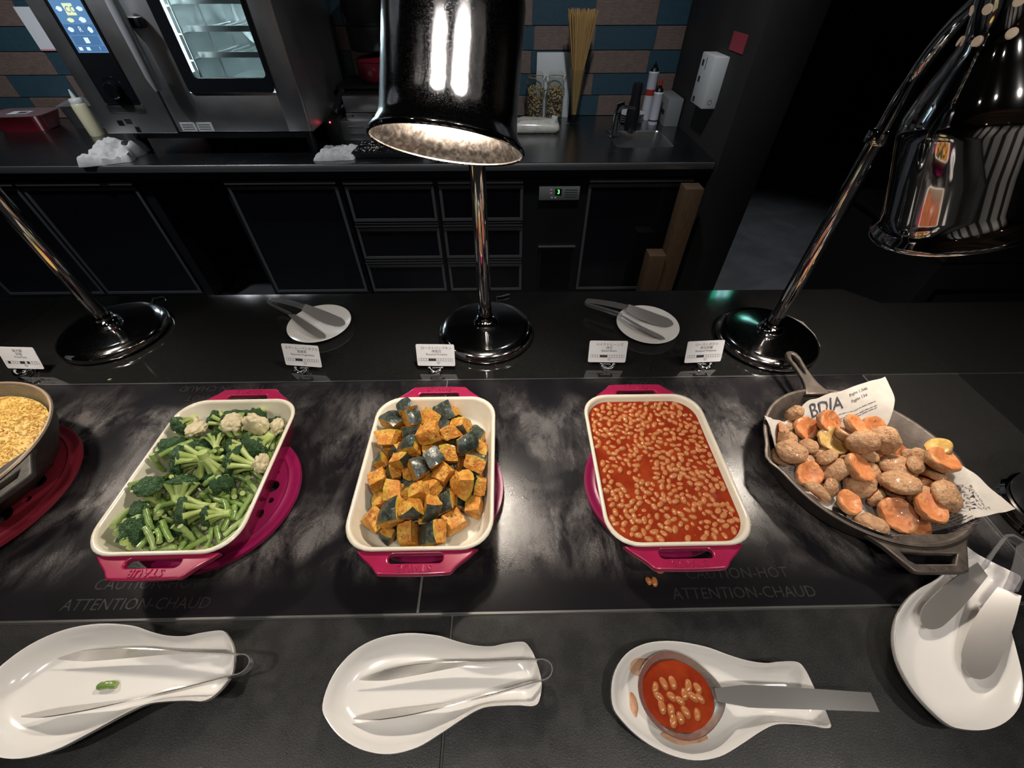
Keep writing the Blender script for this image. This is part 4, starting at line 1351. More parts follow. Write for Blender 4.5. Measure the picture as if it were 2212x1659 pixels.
# ---------------------------------------------------------------- piles of food (settled positions: kind, variant, scale, x, y, z, quaternion)
PUMP = [
    ('X', 4, 1, -0.197, 0.3469, 0.0449, 0.717, 0.657, 0.12, 0.199),
    ('X', 0, 1, -0.1745, 0.3084, 0.0539, 0.648, 0.095, -0.755, -0.003),
    ('X', 0, 1, -0.1325, 0.3108, 0.0576, 0.019, 0.382, 0.106, -0.918),
    ('X', 3, 1, -0.0995, 0.3322, 0.0497, 0.082, 0.337, -0.937, 0.048),
    ('X', 3, 1, -0.2332, 0.3805, 0.0467, 0.449, 0.569, -0.502, -0.472),
    ('X', 6, 1, -0.1877, 0.3878, 0.0454, 0.474, 0.034, -0.04, 0.879),
    ('X', 7, 1, -0.127, 0.3785, 0.0454, 0.833, 0.129, 0.025, -0.538),
    ('X', 3, 1, -0.063, 0.3658, 0.049, 0.539, -0.597, -0.436, 0.404),
    ('X', 2, 1, -0.2282, 0.4463, 0.0449, 0.323, 0.114, -0.453, -0.823),
    ('X', 3, 1, -0.1836, 0.4625, 0.0465, 0.503, 0.451, 0.585, 0.449),
    ('X', 6, 1, -0.1356, 0.4733, 0.0462, 0.62, 0.087, -0.006, -0.78),
    ('X', 2, 1, -0.0684, 0.4271, 0.0483, 0.173, -0.183, -0.532, 0.809),
    ('X', 0, 1, -0.2365, 0.4951, 0.0537, 0.449, -0.524, -0.515, -0.508),
    ('X', 5, 1, -0.1872, 0.5012, 0.048, 0.246, 0.577, 0.126, -0.769),
    ('X', 7, 1, -0.1224, 0.5075, 0.0462, 0.322, 0.537, 0.262, -0.735),
    ('X', 0, 1, -0.088, 0.472, 0.0479, 0.131, 0.968, 0.215, 0.006),
    ('X', 6, 1, -0.2284, 0.54, 0.0483, 0.78, 0.561, -0.139, -0.242),
    ('X', 0, 1, -0.1724, 0.564, 0.0659, 0.351, -0.675, 0.066, -0.646),
    ('X', 1, 1, -0.1377, 0.5414, 0.0511, 0.295, -0.905, 0.291, -0.095),
    ('X', 5, 1, -0.0944, 0.5468, 0.0485, 0.396, -0.562, -0.283, -0.668),
    ('S', 7, 1.05, -0.2054, 0.5661, 0.0766, 0.973, 0.216, -0.02, 0.079),
    ('F', 4, 0.95, -0.1223, 0.5747, 0.0651, 0.519, 0.834, -0.052, 0.18),
    ('F', 2, 0.95, -0.13, 0.563, 0.0867, 0.927, 0.251, -0.243, 0.134),
    ('S', 2, 1, -0.236, 0.5347, 0.0889, 0.47, -0.193, -0.063, -0.859),
    ('F', 4, 0.78, -0.1315, 0.5214, 0.0805, 0.697, -0.094, 0.014, 0.711),
    ('S', 6, 0.79, -0.162, 0.5206, 0.0675, 0.249, 0.228, -0.55, 0.764),
    ('F', 4, 0.95, -0.1023, 0.528, 0.0774, 0.661, -0.735, -0.069, -0.134),
    ('F', 7, 0.78, -0.1942, 0.5363, 0.073, 0.404, 0.791, -0.244, 0.389),
    ('F', 6, 0.78, -0.0766, 0.5054, 0.0742, 0.697, -0.452, 0.292, -0.473),
    ('E', 7, 0.78, -0.0897, 0.5073, 0.0999, 0.614, 0.617, 0.267, -0.413),
    ('S', 5, 1, -0.236, 0.4895, 0.0942, 0.091, -0.061, 0.566, 0.817),
    ('S', 2, 0.95, -0.1925, 0.5035, 0.0888, 0.107, -0.176, 0.541, -0.816),
    ('S', 2, 0.78, -0.1119, 0.5008, 0.0815, 0.059, 0.585, -0.176, 0.79),
    ('F', 1, 0.78, -0.1114, 0.4882, 0.1113, 0.318, -0.755, 0.524, 0.232),
    ('S', 5, 1.05, -0.0811, 0.4693, 0.0978, 0.161, -0.178, 0.301, -0.923),
    ('S', 5, 0.89, -0.0633, 0.5209, 0.0461, 0.462, 0.008, -0.035, -0.886),
    ('F', 4, 1, -0.2083, 0.4649, 0.0792, 0.31, 0.068, -0.63, 0.709),
    ('F', 0, 1.05, -0.1535, 0.4864, 0.1138, 0.24, 0.636, 0.732, -0.048),
    ('F', 5, 0.78, -0.2462, 0.4471, 0.0757, 0.659, -0.317, -0.132, 0.669),
    ('S', 2, 0.79, -0.1387, 0.4348, 0.1022, 0.89, 0.02, 0.125, -0.438),
    ('F', 5, 0.84, -0.144, 0.4918, 0.0794, 0.03, 0.97, 0.236, 0.05),
    ('F', 7, 1.05, -0.1137, 0.4547, 0.0867, 0.636, -0.344, -0.377, -0.579),
    ('E', 6, 0.95, -0.1846, 0.4638, 0.1013, 0.632, 0.111, -0.2, -0.741),
    ('F', 3, 0.89, -0.1941, 0.5293, 0.1018, 0.794, -0.064, 0.259, -0.546),
    ('F', 0, 1, -0.0604, 0.4395, 0.0773, 0.702, -0.18, 0.417, 0.548),
    ('E', 2, 0.89, -0.1039, 0.418, 0.0466, 0.13, -0.501, -0.035, 0.855),
    ('F', 1, 0.95, -0.2429, 0.4047, 0.0782, 0.087, 0.97, 0.227, 0.008),
    ('S', 4, 0.89, -0.2034, 0.4217, 0.0428, 0.245, 0.043, 0.016, -0.968),
    ('F', 5, 0.79, -0.2025, 0.4313, 0.1027, 0.135, 0.724, 0.017, 0.676),
    ('S', 4, 1.05, -0.1669, 0.3371, 0.0977, 0.243, 0.479, -0.588, 0.605),
    ('E', 5, 0.89, -0.1634, 0.4282, 0.0553, 0.449, 0.396, 0.756, -0.266),
    ('E', 2, 1, -0.1479, 0.4542, 0.0801, 0.393, -0.363, -0.685, 0.495),
    ('F', 2, 0.89, -0.1231, 0.4161, 0.0811, 0.2, -0.862, -0.459, -0.078),
    ('F', 7, 0.78, -0.1579, 0.3705, 0.0982, 0.518, 0.118, -0.847, -0.017),
    ('F', 4, 0.78, -0.2436, 0.4672, 0.0602, 0.217, 0.72, -0.303, -0.585),
    ('E', 4, 1.12, -0.2054, 0.3789, 0.0769, 0.482, -0.456, -0.627, 0.408),
    ('F', 7, 0.79, -0.1615, 0.3665, 0.0691, 0.188, -0.867, -0.446, 0.12),
    ('S', 4, 1, -0.1695, 0.4179, 0.0891, 0.481, 0.203, 0.077, 0.849),
    ('E', 7, 0.84, -0.1566, 0.5404, 0.0953, 0.52, -0.619, -0.587, 0.03),
    ('F', 7, 0.78, -0.0524, 0.4782, 0.0733, 0.483, 0.596, -0.617, 0.177),
    ('F', 2, 0.78, -0.2397, 0.4134, 0.0476, 0.072, -0.042, 0.791, -0.606),
    ('F', 7, 1.12, -0.2348, 0.334, 0.0586, 0.043, -0.92, 0.267, 0.283),
    ('F', 7, 0.79, -0.191, 0.4289, 0.071, 0.217, 0.755, -0.609, 0.107),
    ('E', 6, 1.11, -0.2, 0.338, 0.079, 0.952, -0.005, -0.304, -0.01),
    ('S', 6, 1.05, -0.0855, 0.3942, 0.0843, 0.515, -0.211, 0.83, -0.044),
    ('F', 4, 0.84, -0.2134, 0.315, 0.045, 0.661, 0.375, -0.571, 0.311),
    ('E', 4, 1, -0.1433, 0.3922, 0.0712, 0.103, -0.379, -0.658, 0.643),
    ('F', 7, 0.95, -0.1368, 0.3474, 0.0773, 0.508, 0.214, 0.623, -0.555),
    ('E', 3, 0.79, -0.0523, 0.3962, 0.0699, 0.785, -0.247, -0.528, 0.208),
    ('S', 6, 0.78, -0.2109, 0.5585, 0.1065, 0.972, -0.019, -0.096, 0.214),
    ('F', 0, 0.79, -0.098, 0.3803, 0.0488, 0.643, -0.382, 0.339, -0.571),
    ('F', 2, 0.79, -0.1102, 0.3624, 0.0685, 0.698, 0.312, -0.1, -0.636),
    ('F', 2, 0.79, -0.1478, 0.3422, 0.0487, 0.098, -0.143, 0.839, -0.516),
    ('F', 4, 0.79, -0.1784, 0.3781, 0.0826, 0.661, -0.376, 0.073, 0.645),
    ('F', 6, 0.79, -0.215, 0.4219, 0.0743, 0.521, -0.302, -0.517, 0.609),
    ('S', 0, 0.79, -0.1286, 0.4341, 0.0486, 0.182, -0.568, 0.182, 0.782),
    ('S', 4, 0.79, -0.1618, 0.3631, 0.0412, 0.292, 0.064, 0.012, -0.954)]
POT = [
    ('X', 4, 1, 0.6934, 0.4471, 0.0358, 0.339, -0.815, -0.408, 0.232),
    ('X', 0, 1, 0.6581, 0.4357, 0.0365, 0.906, -0.112, -0.407, 0.041),
    ('X', 0, 1, 0.6886, 0.4032, 0.0322, 0.084, 0.291, 0.184, -0.935),
    ('X', 3, 1, 0.7305, 0.4787, 0.0321, 0.007, 0.092, 0.993, 0.073),
    ('X', 3, 1, 0.6199, 0.4622, 0.0177, 0.638, 0.001, -0, -0.77),
    ('X', 6, 1, 0.7248, 0.4294, 0.0325, 0.74, 0.386, 0.188, 0.518),
    ('X', 7, 1, 0.6668, 0.4782, 0.0178, 0.873, 0.004, 0.004, -0.488),
    ('X', 3, 1, 0.6521, 0.37, 0.0321, 0.018, 0.502, -0.861, -0.084),
    ('X', 2, 1, 0.7797, 0.4767, 0.037, 0.223, -0.452, -0.854, -0.128),
    ('X', 3, 1, 0.5812, 0.4834, 0.0177, 0.917, 0.001, 0.002, 0.399),
    ('X', 6, 1, 0.7742, 0.3728, 0.0341, 0.13, 0.985, -0.057, 0.098),
    ('X', 2, 1, 0.7134, 0.5222, 0.018, 0.075, 0.001, -0.003, 0.997),
    ('X', 0, 1, 0.5917, 0.3864, 0.0359, 0.107, -0.38, -0.165, -0.904),
    ('X', 5, 1, 0.789, 0.4242, 0.0177, 0.778, 0.004, 0.005, -0.628),
    ('X', 7, 1, 0.5828, 0.5264, 0.0402, 0.728, 0.052, 0.632, -0.259),
    ('X', 0, 1, 0.7573, 0.3916, 0.0331, 0.982, -0.151, -0.099, -0.058),
    ('S', 6, 0.82, 0.6914, 0.5361, 0.0426, 0.64, 0.078, 0.275, 0.713),
    ('C', 0, 1.1, 0.6591, 0.5412, 0.0378, 0.248, -0.957, 0.139, 0.057),
    ('C', 1, 1.04, 0.685, 0.5356, 0.0697, 0.281, -0.931, 0.167, 0.162),
    ('S', 5, 0.75, 0.6174, 0.5273, 0.0169, 0.834, -0.003, 0.005, 0.551),
    ('S', 7, 0.82, 0.6391, 0.5776, 0.0478, 0.357, 0.351, 0.502, -0.706),
    ('S', 4, 0.82, 0.6631, 0.5386, 0.0316, 0.311, -0.293, 0.805, -0.411),
    ('S', 5, 1.04, 0.7068, 0.5016, 0.0711, 0.172, 0.005, -0.971, 0.165),
    ('C', 4, 1.04, 0.7104, 0.5041, 0.0942, -0.164, 0.531, 0.831, 0.013),
    ('S', 5, 1.1, 0.7572, 0.4784, 0.0792, 0.483, 0.589, 0.073, -0.644),
    ('S', 4, 0.75, 0.6214, 0.5554, 0.0235, 0.002, 0.054, -0.26, -0.964),
    ('C', 6, 1.15, 0.6829, 0.4984, 0.0544, 0.069, 0.471, 0.842, 0.255),
    ('C', 4, 0.88, 0.7554, 0.5141, 0.0319, -0.161, 0.971, 0.166, 0.059),
    ('C', 0, 1.21, 0.7513, 0.4986, 0.0828, -0.254, 0.754, 0.6, 0.088),
    ('S', 2, 0.75, 0.8159, 0.4455, 0.0632, 0.391, 0.111, -0.181, 0.896),
    ('S', 6, 0.88, 0.8401, 0.454, 0.0906, 0.391, 0.791, 0.45, 0.137),
    ('C', 2, 0.75, 0.8235, 0.4734, 0.0332, 0.216, -0.857, 0.404, 0.237),
    ('S', 7, 1.15, 0.7733, 0.361, 0.0511, 0.2, 0.047, -0.125, 0.971),
    ('S', 6, 1.04, 0.704, 0.4701, 0.0843, 0.054, 0.168, 0.449, -0.876),
    ('C', 7, 1.21, 0.8213, 0.4193, 0.0979, -0.114, -0.008, 0.992, 0.049),
    ('S', 5, 1.21, 0.7759, 0.4342, 0.0431, 0.121, 0.028, 0.079, 0.989),
    ('C', 0, 1.15, 0.8361, 0.442, 0.0405, 0.12, -0.587, 0.8, 0.039),
    ('C', 4, 0.93, 0.8415, 0.4252, 0.0664, 0.282, -0.954, 0.066, -0.078),
    ('S', 4, 0.75, 0.8192, 0.456, 0.0483, 0.812, 0.317, -0.076, -0.483),
    ('S', 4, 0.82, 0.6502, 0.4577, 0.0457, 0.078, 0.274, -0.418, -0.863),
    ('S', 5, 1.1, 0.5874, 0.4783, 0.0391, 0.992, 0.08, -0.006, -0.095),
    ('S', 6, 0.93, 0.7234, 0.4626, 0.0478, 0.935, -0.235, -0.009, -0.266),
    ('S', 7, 0.75, 0.7866, 0.4245, 0.0688, 0.392, -0.083, 0.133, -0.907),
    ('S', 2, 1.1, 0.7907, 0.3561, 0.0748, 0.834, 0.165, 0.038, 0.525),
    ('S', 4, 1.21, 0.82, 0.3926, 0.0428, 0.24, 0.908, 0.021, -0.343),
    ('S', 2, 1.15, 0.8204, 0.3976, 0.0526, 0.332, -0.408, -0.102, -0.844),
    ('S', 6, 0.75, 0.6442, 0.501, 0.0267, 0.693, 0.024, -0.291, -0.659),
    ('C', 7, 1.1, 0.7549, 0.3367, 0.0721, 0.081, -0.721, 0.688, 0.009),
    ('S', 2, 0.88, 0.7051, 0.4409, 0.0313, 0.669, 0.393, 0.12, 0.619),
    ('C', 3, 1.15, 0.7504, 0.3284, 0.0291, -0.007, 0.932, 0.361, -0.026),
    ('S', 2, 1.15, 0.7387, 0.388, 0.0638, 0.827, -0.087, -0.219, -0.51),
    ('C', 5, 1.04, 0.6084, 0.4326, 0.0297, 0.074, -0.271, 0.935, 0.217),
    ('S', 3, 0.75, 0.6307, 0.402, 0.029, 0.632, 0.406, -0.131, 0.647),
    ('S', 4, 1.04, 0.6674, 0.3254, 0.0259, 0.955, -0.222, 0.067, -0.184),
    ('C', 5, 1.1, 0.6886, 0.4263, 0.0623, -0.18, 0.556, 0.811, -0),
    ('S', 4, 0.77, 0.7067, 0.3804, 0.0294, 0.716, 0.639, 0.119, 0.255),
    ('C', 5, 1.21, 0.7181, 0.3377, 0.0409, 0.22, -0.802, 0.556, 0.012)]
VEG = [
    ('X', 5, 1, -0.543, 0.4835, 0.0353, 0.98, -0.085, 0.02, -0.177),
    ('X', 1, 1, -0.644, 0.4248, 0.0361, 0.904, -0.084, -0.022, 0.418),
    ('X', 4, 1, -0.5806, 0.3687, 0.0378, 0.88, 0.446, -0.125, -0.105),
    ('X', 3, 1, -0.5719, 0.3481, 0.0353, 0.884, -0.413, -0.095, 0.196),
    ('X', 0, 1, -0.5397, 0.3422, 0.0353, 0.734, -0.34, 0.249, -0.532),
    ('X', 1, 1, -0.4965, 0.3644, 0.0357, 0.385, 0.118, -0.233, -0.885),
    ('X', 5, 1, -0.5397, 0.3691, 0.0353, 0.418, 0.107, 0.235, 0.871),
    ('X', 1, 1, -0.6416, 0.4052, 0.04, 0.312, -0.155, 0.707, -0.615),
    ('X', 5, 1, -0.5424, 0.4536, 0.0353, 0.744, -0.344, 0.246, -0.517),
    ('X', 3, 1, -0.5596, 0.4026, 0.0355, 0.206, 0.76, 0.595, 0.158),
    ('X', 2, 1, -0.481, 0.5376, 0.0354, 0.818, 0.013, -0.008, -0.574),
    ('X', 0, 1, -0.58, 0.4563, 0.0353, 0.262, 0.184, -0.543, -0.776),
    ('X', 1, 1, -0.4851, 0.3435, 0.0397, 0.53, 0.196, 0.087, 0.821),
    ('X', 3, 1, -0.5954, 0.4418, 0.0453, 0.113, -0.856, 0.488, -0.129),
    ('X', 0, 1, -0.5015, 0.3231, 0.0353, 0.447, -0.209, -0.365, 0.789),
    ('X', 5, 1, -0.6162, 0.3852, 0.0353, 0.509, 0.132, 0.222, 0.821),
    ('X', 1, 1, -0.6162, 0.3353, 0.0357, 0.083, 0.01, 0.261, 0.962),
    ('X', 4, 1, -0.5212, 0.339, 0.0389, 0.7, -0.284, -0.375, 0.538),
    ('X', 3, 1, -0.5473, 0.5044, 0.0359, 0.761, 0.531, -0.215, -0.303),
    ('X', 2, 1, -0.5351, 0.5107, 0.0424, 0.597, -0.349, 0.157, -0.706),
    ('X', 3, 1, -0.4781, 0.4662, 0.0357, 0.785, 0.211, 0.15, 0.563),
    ('X', 3, 1, -0.5024, 0.3799, 0.0357, 0.926, 0.248, 0.073, 0.275),
    ('X', 5, 1, -0.5458, 0.5387, 0.0355, 0.399, 0.557, 0.601, 0.412),
    ('X', 3, 1, -0.5902, 0.348, 0.0429, 0.365, -0.377, -0.304, 0.796),
    ('X', 1, 1, -0.4864, 0.5166, 0.0361, 0.73, -0.332, 0.259, -0.538),
    ('X', 2, 1, -0.4908, 0.397, 0.0435, 0.902, -0.241, -0.112, -0.34),
    ('X', 2, 1, -0.5794, 0.4802, 0.0356, 0.963, 0.259, -0.027, -0.064),
    ('X', 2, 1, -0.5168, 0.5398, 0.0354, 0.994, -0.09, -0.004, 0.056),
    ('X', 5, 1, -0.5479, 0.3995, 0.0461, 0.119, -0.124, -0.693, 0.7),
    ('X', 2, 1, -0.5354, 0.3998, 0.0356, 0.865, 0.075, -0.049, -0.494),
    ('X', 5, 1, -0.584, 0.5078, 0.0353, 0.411, -0.04, -0.077, 0.908),
    ('X', 1, 1, -0.6187, 0.5398, 0.0361, 0.115, 0, 0.086, -0.99),
    ('X', 5, 1, -0.5281, 0.4838, 0.044, 0.861, 0.39, 0.308, 0.108),
    ('X', 2, 1, -0.5548, 0.5465, 0.043, 0.245, -0.181, 0.916, -0.26),
    ('X', 1, 1, -0.5272, 0.318, 0.0453, 0.453, -0.418, -0.51, 0.6),
    ('X', 5, 1, -0.5365, 0.374, 0.0459, 0.853, 0.516, -0.024, -0.069),
    ('X', 2, 1, -0.6334, 0.3521, 0.0355, 0.031, -0.069, -0.902, 0.425),
    ('X', 5, 1, -0.5738, 0.401, 0.0353, 0.763, -0.07, -0.052, 0.64),
    ('X', 3, 1, -0.5077, 0.3486, 0.0459, 0.31, -0.662, 0.609, -0.309),
    ('X', 0, 1, -0.5268, 0.4423, 0.0353, 0.48, 0.335, 0.465, 0.664),
    ('X', 2, 1, -0.5614, 0.5704, 0.0393, 0.092, 0.193, 0.974, -0.08),
    ('X', 2, 1, -0.5007, 0.4653, 0.0411, 0.297, -0.271, -0.355, 0.844),
    ('X', 1, 1, -0.5798, 0.3636, 0.0508, 0.701, 0.679, 0.159, 0.152),
    ('X', 4, 1, -0.6651, 0.3441, 0.0359, 0.063, -0.572, -0.816, 0.06),
    ('X', 3, 1, -0.4949, 0.4408, 0.0359, 0.383, 0.271, 0.505, 0.725),
    ('X', 1, 1, -0.4904, 0.4154, 0.0364, 0.901, -0.414, 0.084, -0.096),
    ('X', 2, 1, -0.5578, 0.4272, 0.0443, 0.991, 0.125, -0.038, 0.037),
    ('X', 5, 1, -0.6334, 0.3223, 0.0353, 0.331, -0.159, -0.392, 0.844),
    ('X', 0, 1, -0.5055, 0.512, 0.0383, 0.257, 0.68, 0.678, 0.109),
    ('X', 3, 1, -0.5707, 0.3253, 0.0361, 0.566, 0.813, -0.099, -0.096),
    ('X', 3, 1, -0.5864, 0.48, 0.0459, 0.695, -0.011, 0.083, -0.714),
    ('X', 1, 1, -0.5042, 0.3771, 0.0465, 0.007, -0.183, -0.981, 0.069),
    ('X', 3, 1, -0.6047, 0.4389, 0.0359, 0.787, 0.549, -0.164, -0.229),
    ('X', 4, 1, -0.6441, 0.3077, 0.0356, 0.369, 0.903, -0.204, -0.079),
    ('X', 3, 1, -0.5678, 0.2971, 0.0354, 0.041, -0.001, 0.088, -0.995),
    ('X', 3, 1, -0.5185, 0.5141, 0.042, 0.533, -0.037, 0.109, -0.838),
    ('X', 0, 1, -0.4854, 0.4077, 0.0448, 0.898, -0.155, 0.242, -0.334),
    ('X', 3, 1, -0.5414, 0.4626, 0.0461, 0.276, -0.123, -0.401, 0.865),
    ('X', 2, 1, -0.5653, 0.4366, 0.0361, 0.051, 0.054, 0.573, 0.816),
    ('X', 2, 1, -0.6542, 0.4909, 0.0354, 0.607, 0.01, -0.011, -0.795),
    ('X', 0, 1, -0.6712, 0.4922, 0.0354, 0.494, -0.512, 0.503, -0.49),
    ('X', 5, 1, -0.504, 0.3912, 0.0425, 0.565, -0.759, 0.08, -0.312),
    ('X', 3, 1, -0.4929, 0.473, 0.041, 0.279, -0.31, -0.407, 0.813),
    ('X', 0, 1, -0.6336, 0.4511, 0.0353, 0.294, 0.207, -0.535, -0.764),
    ('X', 0, 1, -0.6179, 0.4468, 0.0467, 0.707, -0.454, -0.441, 0.316),
    ('X', 4, 1, -0.5851, 0.4, 0.037, 0.587, 0.19, -0.17, -0.768),
    ('X', 2, 1, -0.4848, 0.3348, 0.0499, 0.355, -0.263, 0.488, -0.753),
    ('X', 4, 1, -0.4725, 0.4328, 0.0404, 0.655, 0.271, 0.429, 0.561),
    ('X', 1, 1, -0.5084, 0.4038, 0.0467, 0.325, -0.301, 0.06, 0.894),
    ('X', 0, 1, -0.609, 0.3172, 0.0413, 0.567, -0.392, 0.574, -0.443),
    ('X', 4, 1, -0.6346, 0.3646, 0.0356, 0.072, 0.017, 0.153, 0.986),
    ('X', 4, 1, -0.4848, 0.3186, 0.0465, 0.645, -0.635, -0.309, 0.292),
    ('X', 5, 1, -0.6245, 0.5219, 0.0357, 0.086, -0.99, -0.105, 0.024),
    ('X', 1, 1, -0.4971, 0.4437, 0.0509, 0.78, -0.516, 0.332, -0.117),
    ('X', 4, 1, -0.6179, 0.412, 0.0355, 0.09, 0.362, 0.895, 0.244),
    ('X', 2, 1, -0.5232, 0.4032, 0.0443, 0.831, 0.28, -0.372, -0.304),
    ('X', 4, 1, -0.5544, 0.4469, 0.0415, 0.942, 0.292, -0.165, -0.003),
    ('X', 1, 1, -0.6471, 0.3855, 0.0425, 0.192, -0.259, -0.944, 0.071),
    ('X', 3, 1, -0.5258, 0.3049, 0.0353, 0.875, -0.41, 0.106, -0.234),
    ('X', 1, 1, -0.6061, 0.4265, 0.0441, 0.25, 0.212, -0.12, 0.937),
    ('X', 1, 1, -0.5809, 0.5209, 0.0357, 0.883, 0.243, -0.096, -0.391),
    ('X', 0, 1, -0.5222, 0.4641, 0.0438, 0.97, -0.044, -0.068, -0.23),
    ('X', 5, 1, -0.5899, 0.5558, 0.0354, 0.707, -0.707, 0.015, -0.003),
    ('X', 2, 1, -0.6048, 0.5106, 0.0419, 0.765, -0.63, -0.106, -0.086),
    ('X', 0, 1, -0.6284, 0.376, 0.0456, 0.429, -0.477, 0.538, -0.547),
    ('X', 5, 1, -0.4866, 0.484, 0.0415, 0.205, -0.418, -0.563, 0.683),
    ('X', 1, 1, -0.5282, 0.5194, 0.0498, 0.157, -0.839, 0.475, -0.213),
    ('X', 5, 1, -0.6583, 0.4405, 0.0353, 0.797, 0.211, 0.151, 0.546),
    ('X', 0, 1, -0.5166, 0.4324, 0.044, 0.115, 0.208, -0.022, 0.971),
    ('X', 5, 1, -0.5338, 0.5644, 0.0357, 0.172, -0.364, -0.836, 0.373),
    ('X', 1, 1, -0.5099, 0.315, 0.0418, 0.148, -0.861, 0.478, 0.087),
    ('X', 3, 1, -0.6661, 0.5281, 0.0354, 0.053, -0.585, -0.806, 0.07),
    ('X', 4, 1, -0.4688, 0.3479, 0.0579, 0.285, -0.691, -0.626, 0.22),
    ('X', 0, 1, -0.4965, 0.5246, 0.0438, 0.265, 0.716, -0.543, -0.351),
    ('X', 0, 1, -0.5504, 0.3888, 0.0475, 0.115, -0.122, -0.493, 0.854),
    ('X', 1, 1, -0.5107, 0.4421, 0.047, 0.455, 0.258, 0.789, 0.322),
    ('X2', 0, 1.3, -0.631, 0.3161, 0.0683, 0.795, 0.008, 0.553, -0.248),
    ('X2', 1, 1.3, -0.6035, 0.4041, 0.0678, 0.626, -0.417, -0.361, -0.552),
    ('X2', 2, 1.3, -0.573, 0.4448, 0.0631, 0.003, -0.352, -0.936, 0.011),
    ('X2', 3, 1.3, -0.6215, 0.4845, 0.0569, 0.751, 0.394, 0.53, 0.016),
    ('X2', 0, 1.3, -0.5801, 0.5632, 0.0686, 0.549, -0.181, -0.502, -0.643),
    ('B', 0, 1.07, -0.6309, 0.5688, 0.0549, 0.531, 0.375, -0.438, -0.621),
    ('B', 1, 0.8, -0.6066, 0.5296, 0.0569, 0.307, 0.216, -0.533, -0.758),
    ('B', 2, 0.98, -0.6649, 0.5299, 0.0901, 0.806, 0.57, -0.093, -0.132),
    ('B', 3, 0.88, -0.5077, 0.5617, 0.0495, 0.35, 0.247, -0.521, -0.738),
    ('B', 0, 0.93, -0.534, 0.57, 0.0686, 0.817, 0.575, 0.027, 0.038),
    ('B', 1, 0.8, -0.5909, 0.5071, 0.0793, 0.166, 0.117, -0.565, -0.8),
    ('B', 2, 1.12, -0.6606, 0.484, 0.0832, 0.024, 0.003, 0.122, 0.992),
    ('B', 3, 1.02, -0.562, 0.4954, 0.0546, 0.689, 0.486, -0.31, -0.439),
    ('B', 1, 1.32, -0.5007, 0.484, 0.0744, 0.807, 0.571, -0.089, -0.126),
    ('B', 2, 1.4, -0.6205, 0.4502, 0.0835, 0.646, 0.457, -0.353, -0.499),
    ('B', 3, 1.17, -0.6551, 0.3969, 0.0772, 0.1, 0.019, 0.183, 0.978),
    ('B', 0, 0.83, -0.6627, 0.3575, 0.0613, 0.987, 0.163, -0, -0.001),
    ('B', 1, 1.32, -0.5186, 0.4472, 0.0817, 0.544, 0.384, -0.431, -0.609),
    ('B', 3, 0.93, -0.5861, 0.3133, 0.0521, 0.394, 0.079, -0.18, -0.898),
    ('B', 0, 1.27, -0.5648, 0.3491, 0.0737, 0.675, 0.477, -0.324, -0.459),
    ('B', 1, 0.93, -0.5346, 0.4059, 0.0674, 0.748, 0.528, 0.232, 0.328),
    ('B', 2, 0.93, -0.5308, 0.346, 0.0622, 0.675, 0.475, -0.325, -0.462),
    ('C', 0, 1.06, -0.6532, 0.5413, 0.0577, 0.713, 0.028, -0.524, 0.465),
    ('C', 1, 0.94, -0.6259, 0.5191, 0.0829, 0.113, 0.954, 0.267, 0.079),
    ('C', 2, 1.24, -0.5171, 0.5349, 0.0721, 0.522, -0.671, -0.388, -0.356),
    ('C', 0, 0.88, -0.4822, 0.5397, 0.0599, 0.366, 0.651, 0.418, 0.517),
    ('C', 1, 0.94, -0.5599, 0.5324, 0.0829, 0.823, 0.098, 0.456, -0.323),
    ('C', 2, 0.88, -0.4755, 0.4462, 0.0642, 0.149, -0.72, 0.215, -0.643),
    ('P', 0, 1.1, -0.6371, 0.5184, 0.062, 0.904, 0.057, 0.405, 0.126),
    ('P', 1, 1.26, -0.6391, 0.4711, 0.0964, 0.279, 0.419, -0.839, -0.207),
    ('P', 2, 0.99, -0.678, 0.4522, 0.0748, 0.713, 0.011, -0.691, 0.119),
    ('P', 3, 0.73, -0.6712, 0.4337, 0.0409, 0.015, 0.706, 0.657, -0.262),
    ('P', 4, 0.8, -0.6548, 0.4299, 0.0443, 0.111, 0.545, -0.811, -0.183),
    ('P', 5, 1.08, -0.6353, 0.4207, 0.0644, 0.193, 0.838, -0.249, 0.446),
    ('P', 0, 0.86, -0.5897, 0.4709, 0.0693, 0.106, 0.347, 0.05, -0.931),
    ('P', 1, 0.67, -0.661, 0.4632, 0.0405, 0.032, 0.218, -0.154, -0.963),
    ('P', 2, 1.18, -0.6781, 0.4091, 0.076, 0.174, -0.685, 0.292, -0.644),
    ('P', 3, 1.1, -0.6653, 0.4347, 0.0522, 0.163, 0.651, -0.69, 0.272),
    ('P', 4, 0.87, -0.6605, 0.5177, 0.0606, 0.034, -0.448, 0.481, 0.753),
    ('P', 5, 1.11, -0.5854, 0.4762, 0.0609, 0.685, 0.644, -0.194, 0.281),
    ('P', 0, 0.84, -0.5812, 0.5269, 0.0714, 0.784, -0.54, 0.261, -0.163),
    ('P', 1, 0.67, -0.5514, 0.521, 0.044, 0.417, -0.128, 0.313, 0.844),
    ('P', 2, 0.6, -0.677, 0.5269, 0.066, 0.278, 0.631, -0.319, 0.651),
    ('P', 3, 0.77, -0.547, 0.46, 0.0684, 0.758, -0.199, 0.557, 0.277),
    ('P', 4, 0.93, -0.5999, 0.483, 0.0692, 0.882, 0.147, 0.446, 0.033),
    ('P', 5, 0.6, -0.5431, 0.4173, 0.0456, 0.283, 0.947, 0.138, 0.065),
    ('P', 0, 0.86, -0.6274, 0.3464, 0.0593, 0.359, -0.913, -0.098, -0.165),
    ('P', 1, 0.6, -0.6713, 0.3887, 0.0539, 0.335, 0.547, 0.58, 0.503),
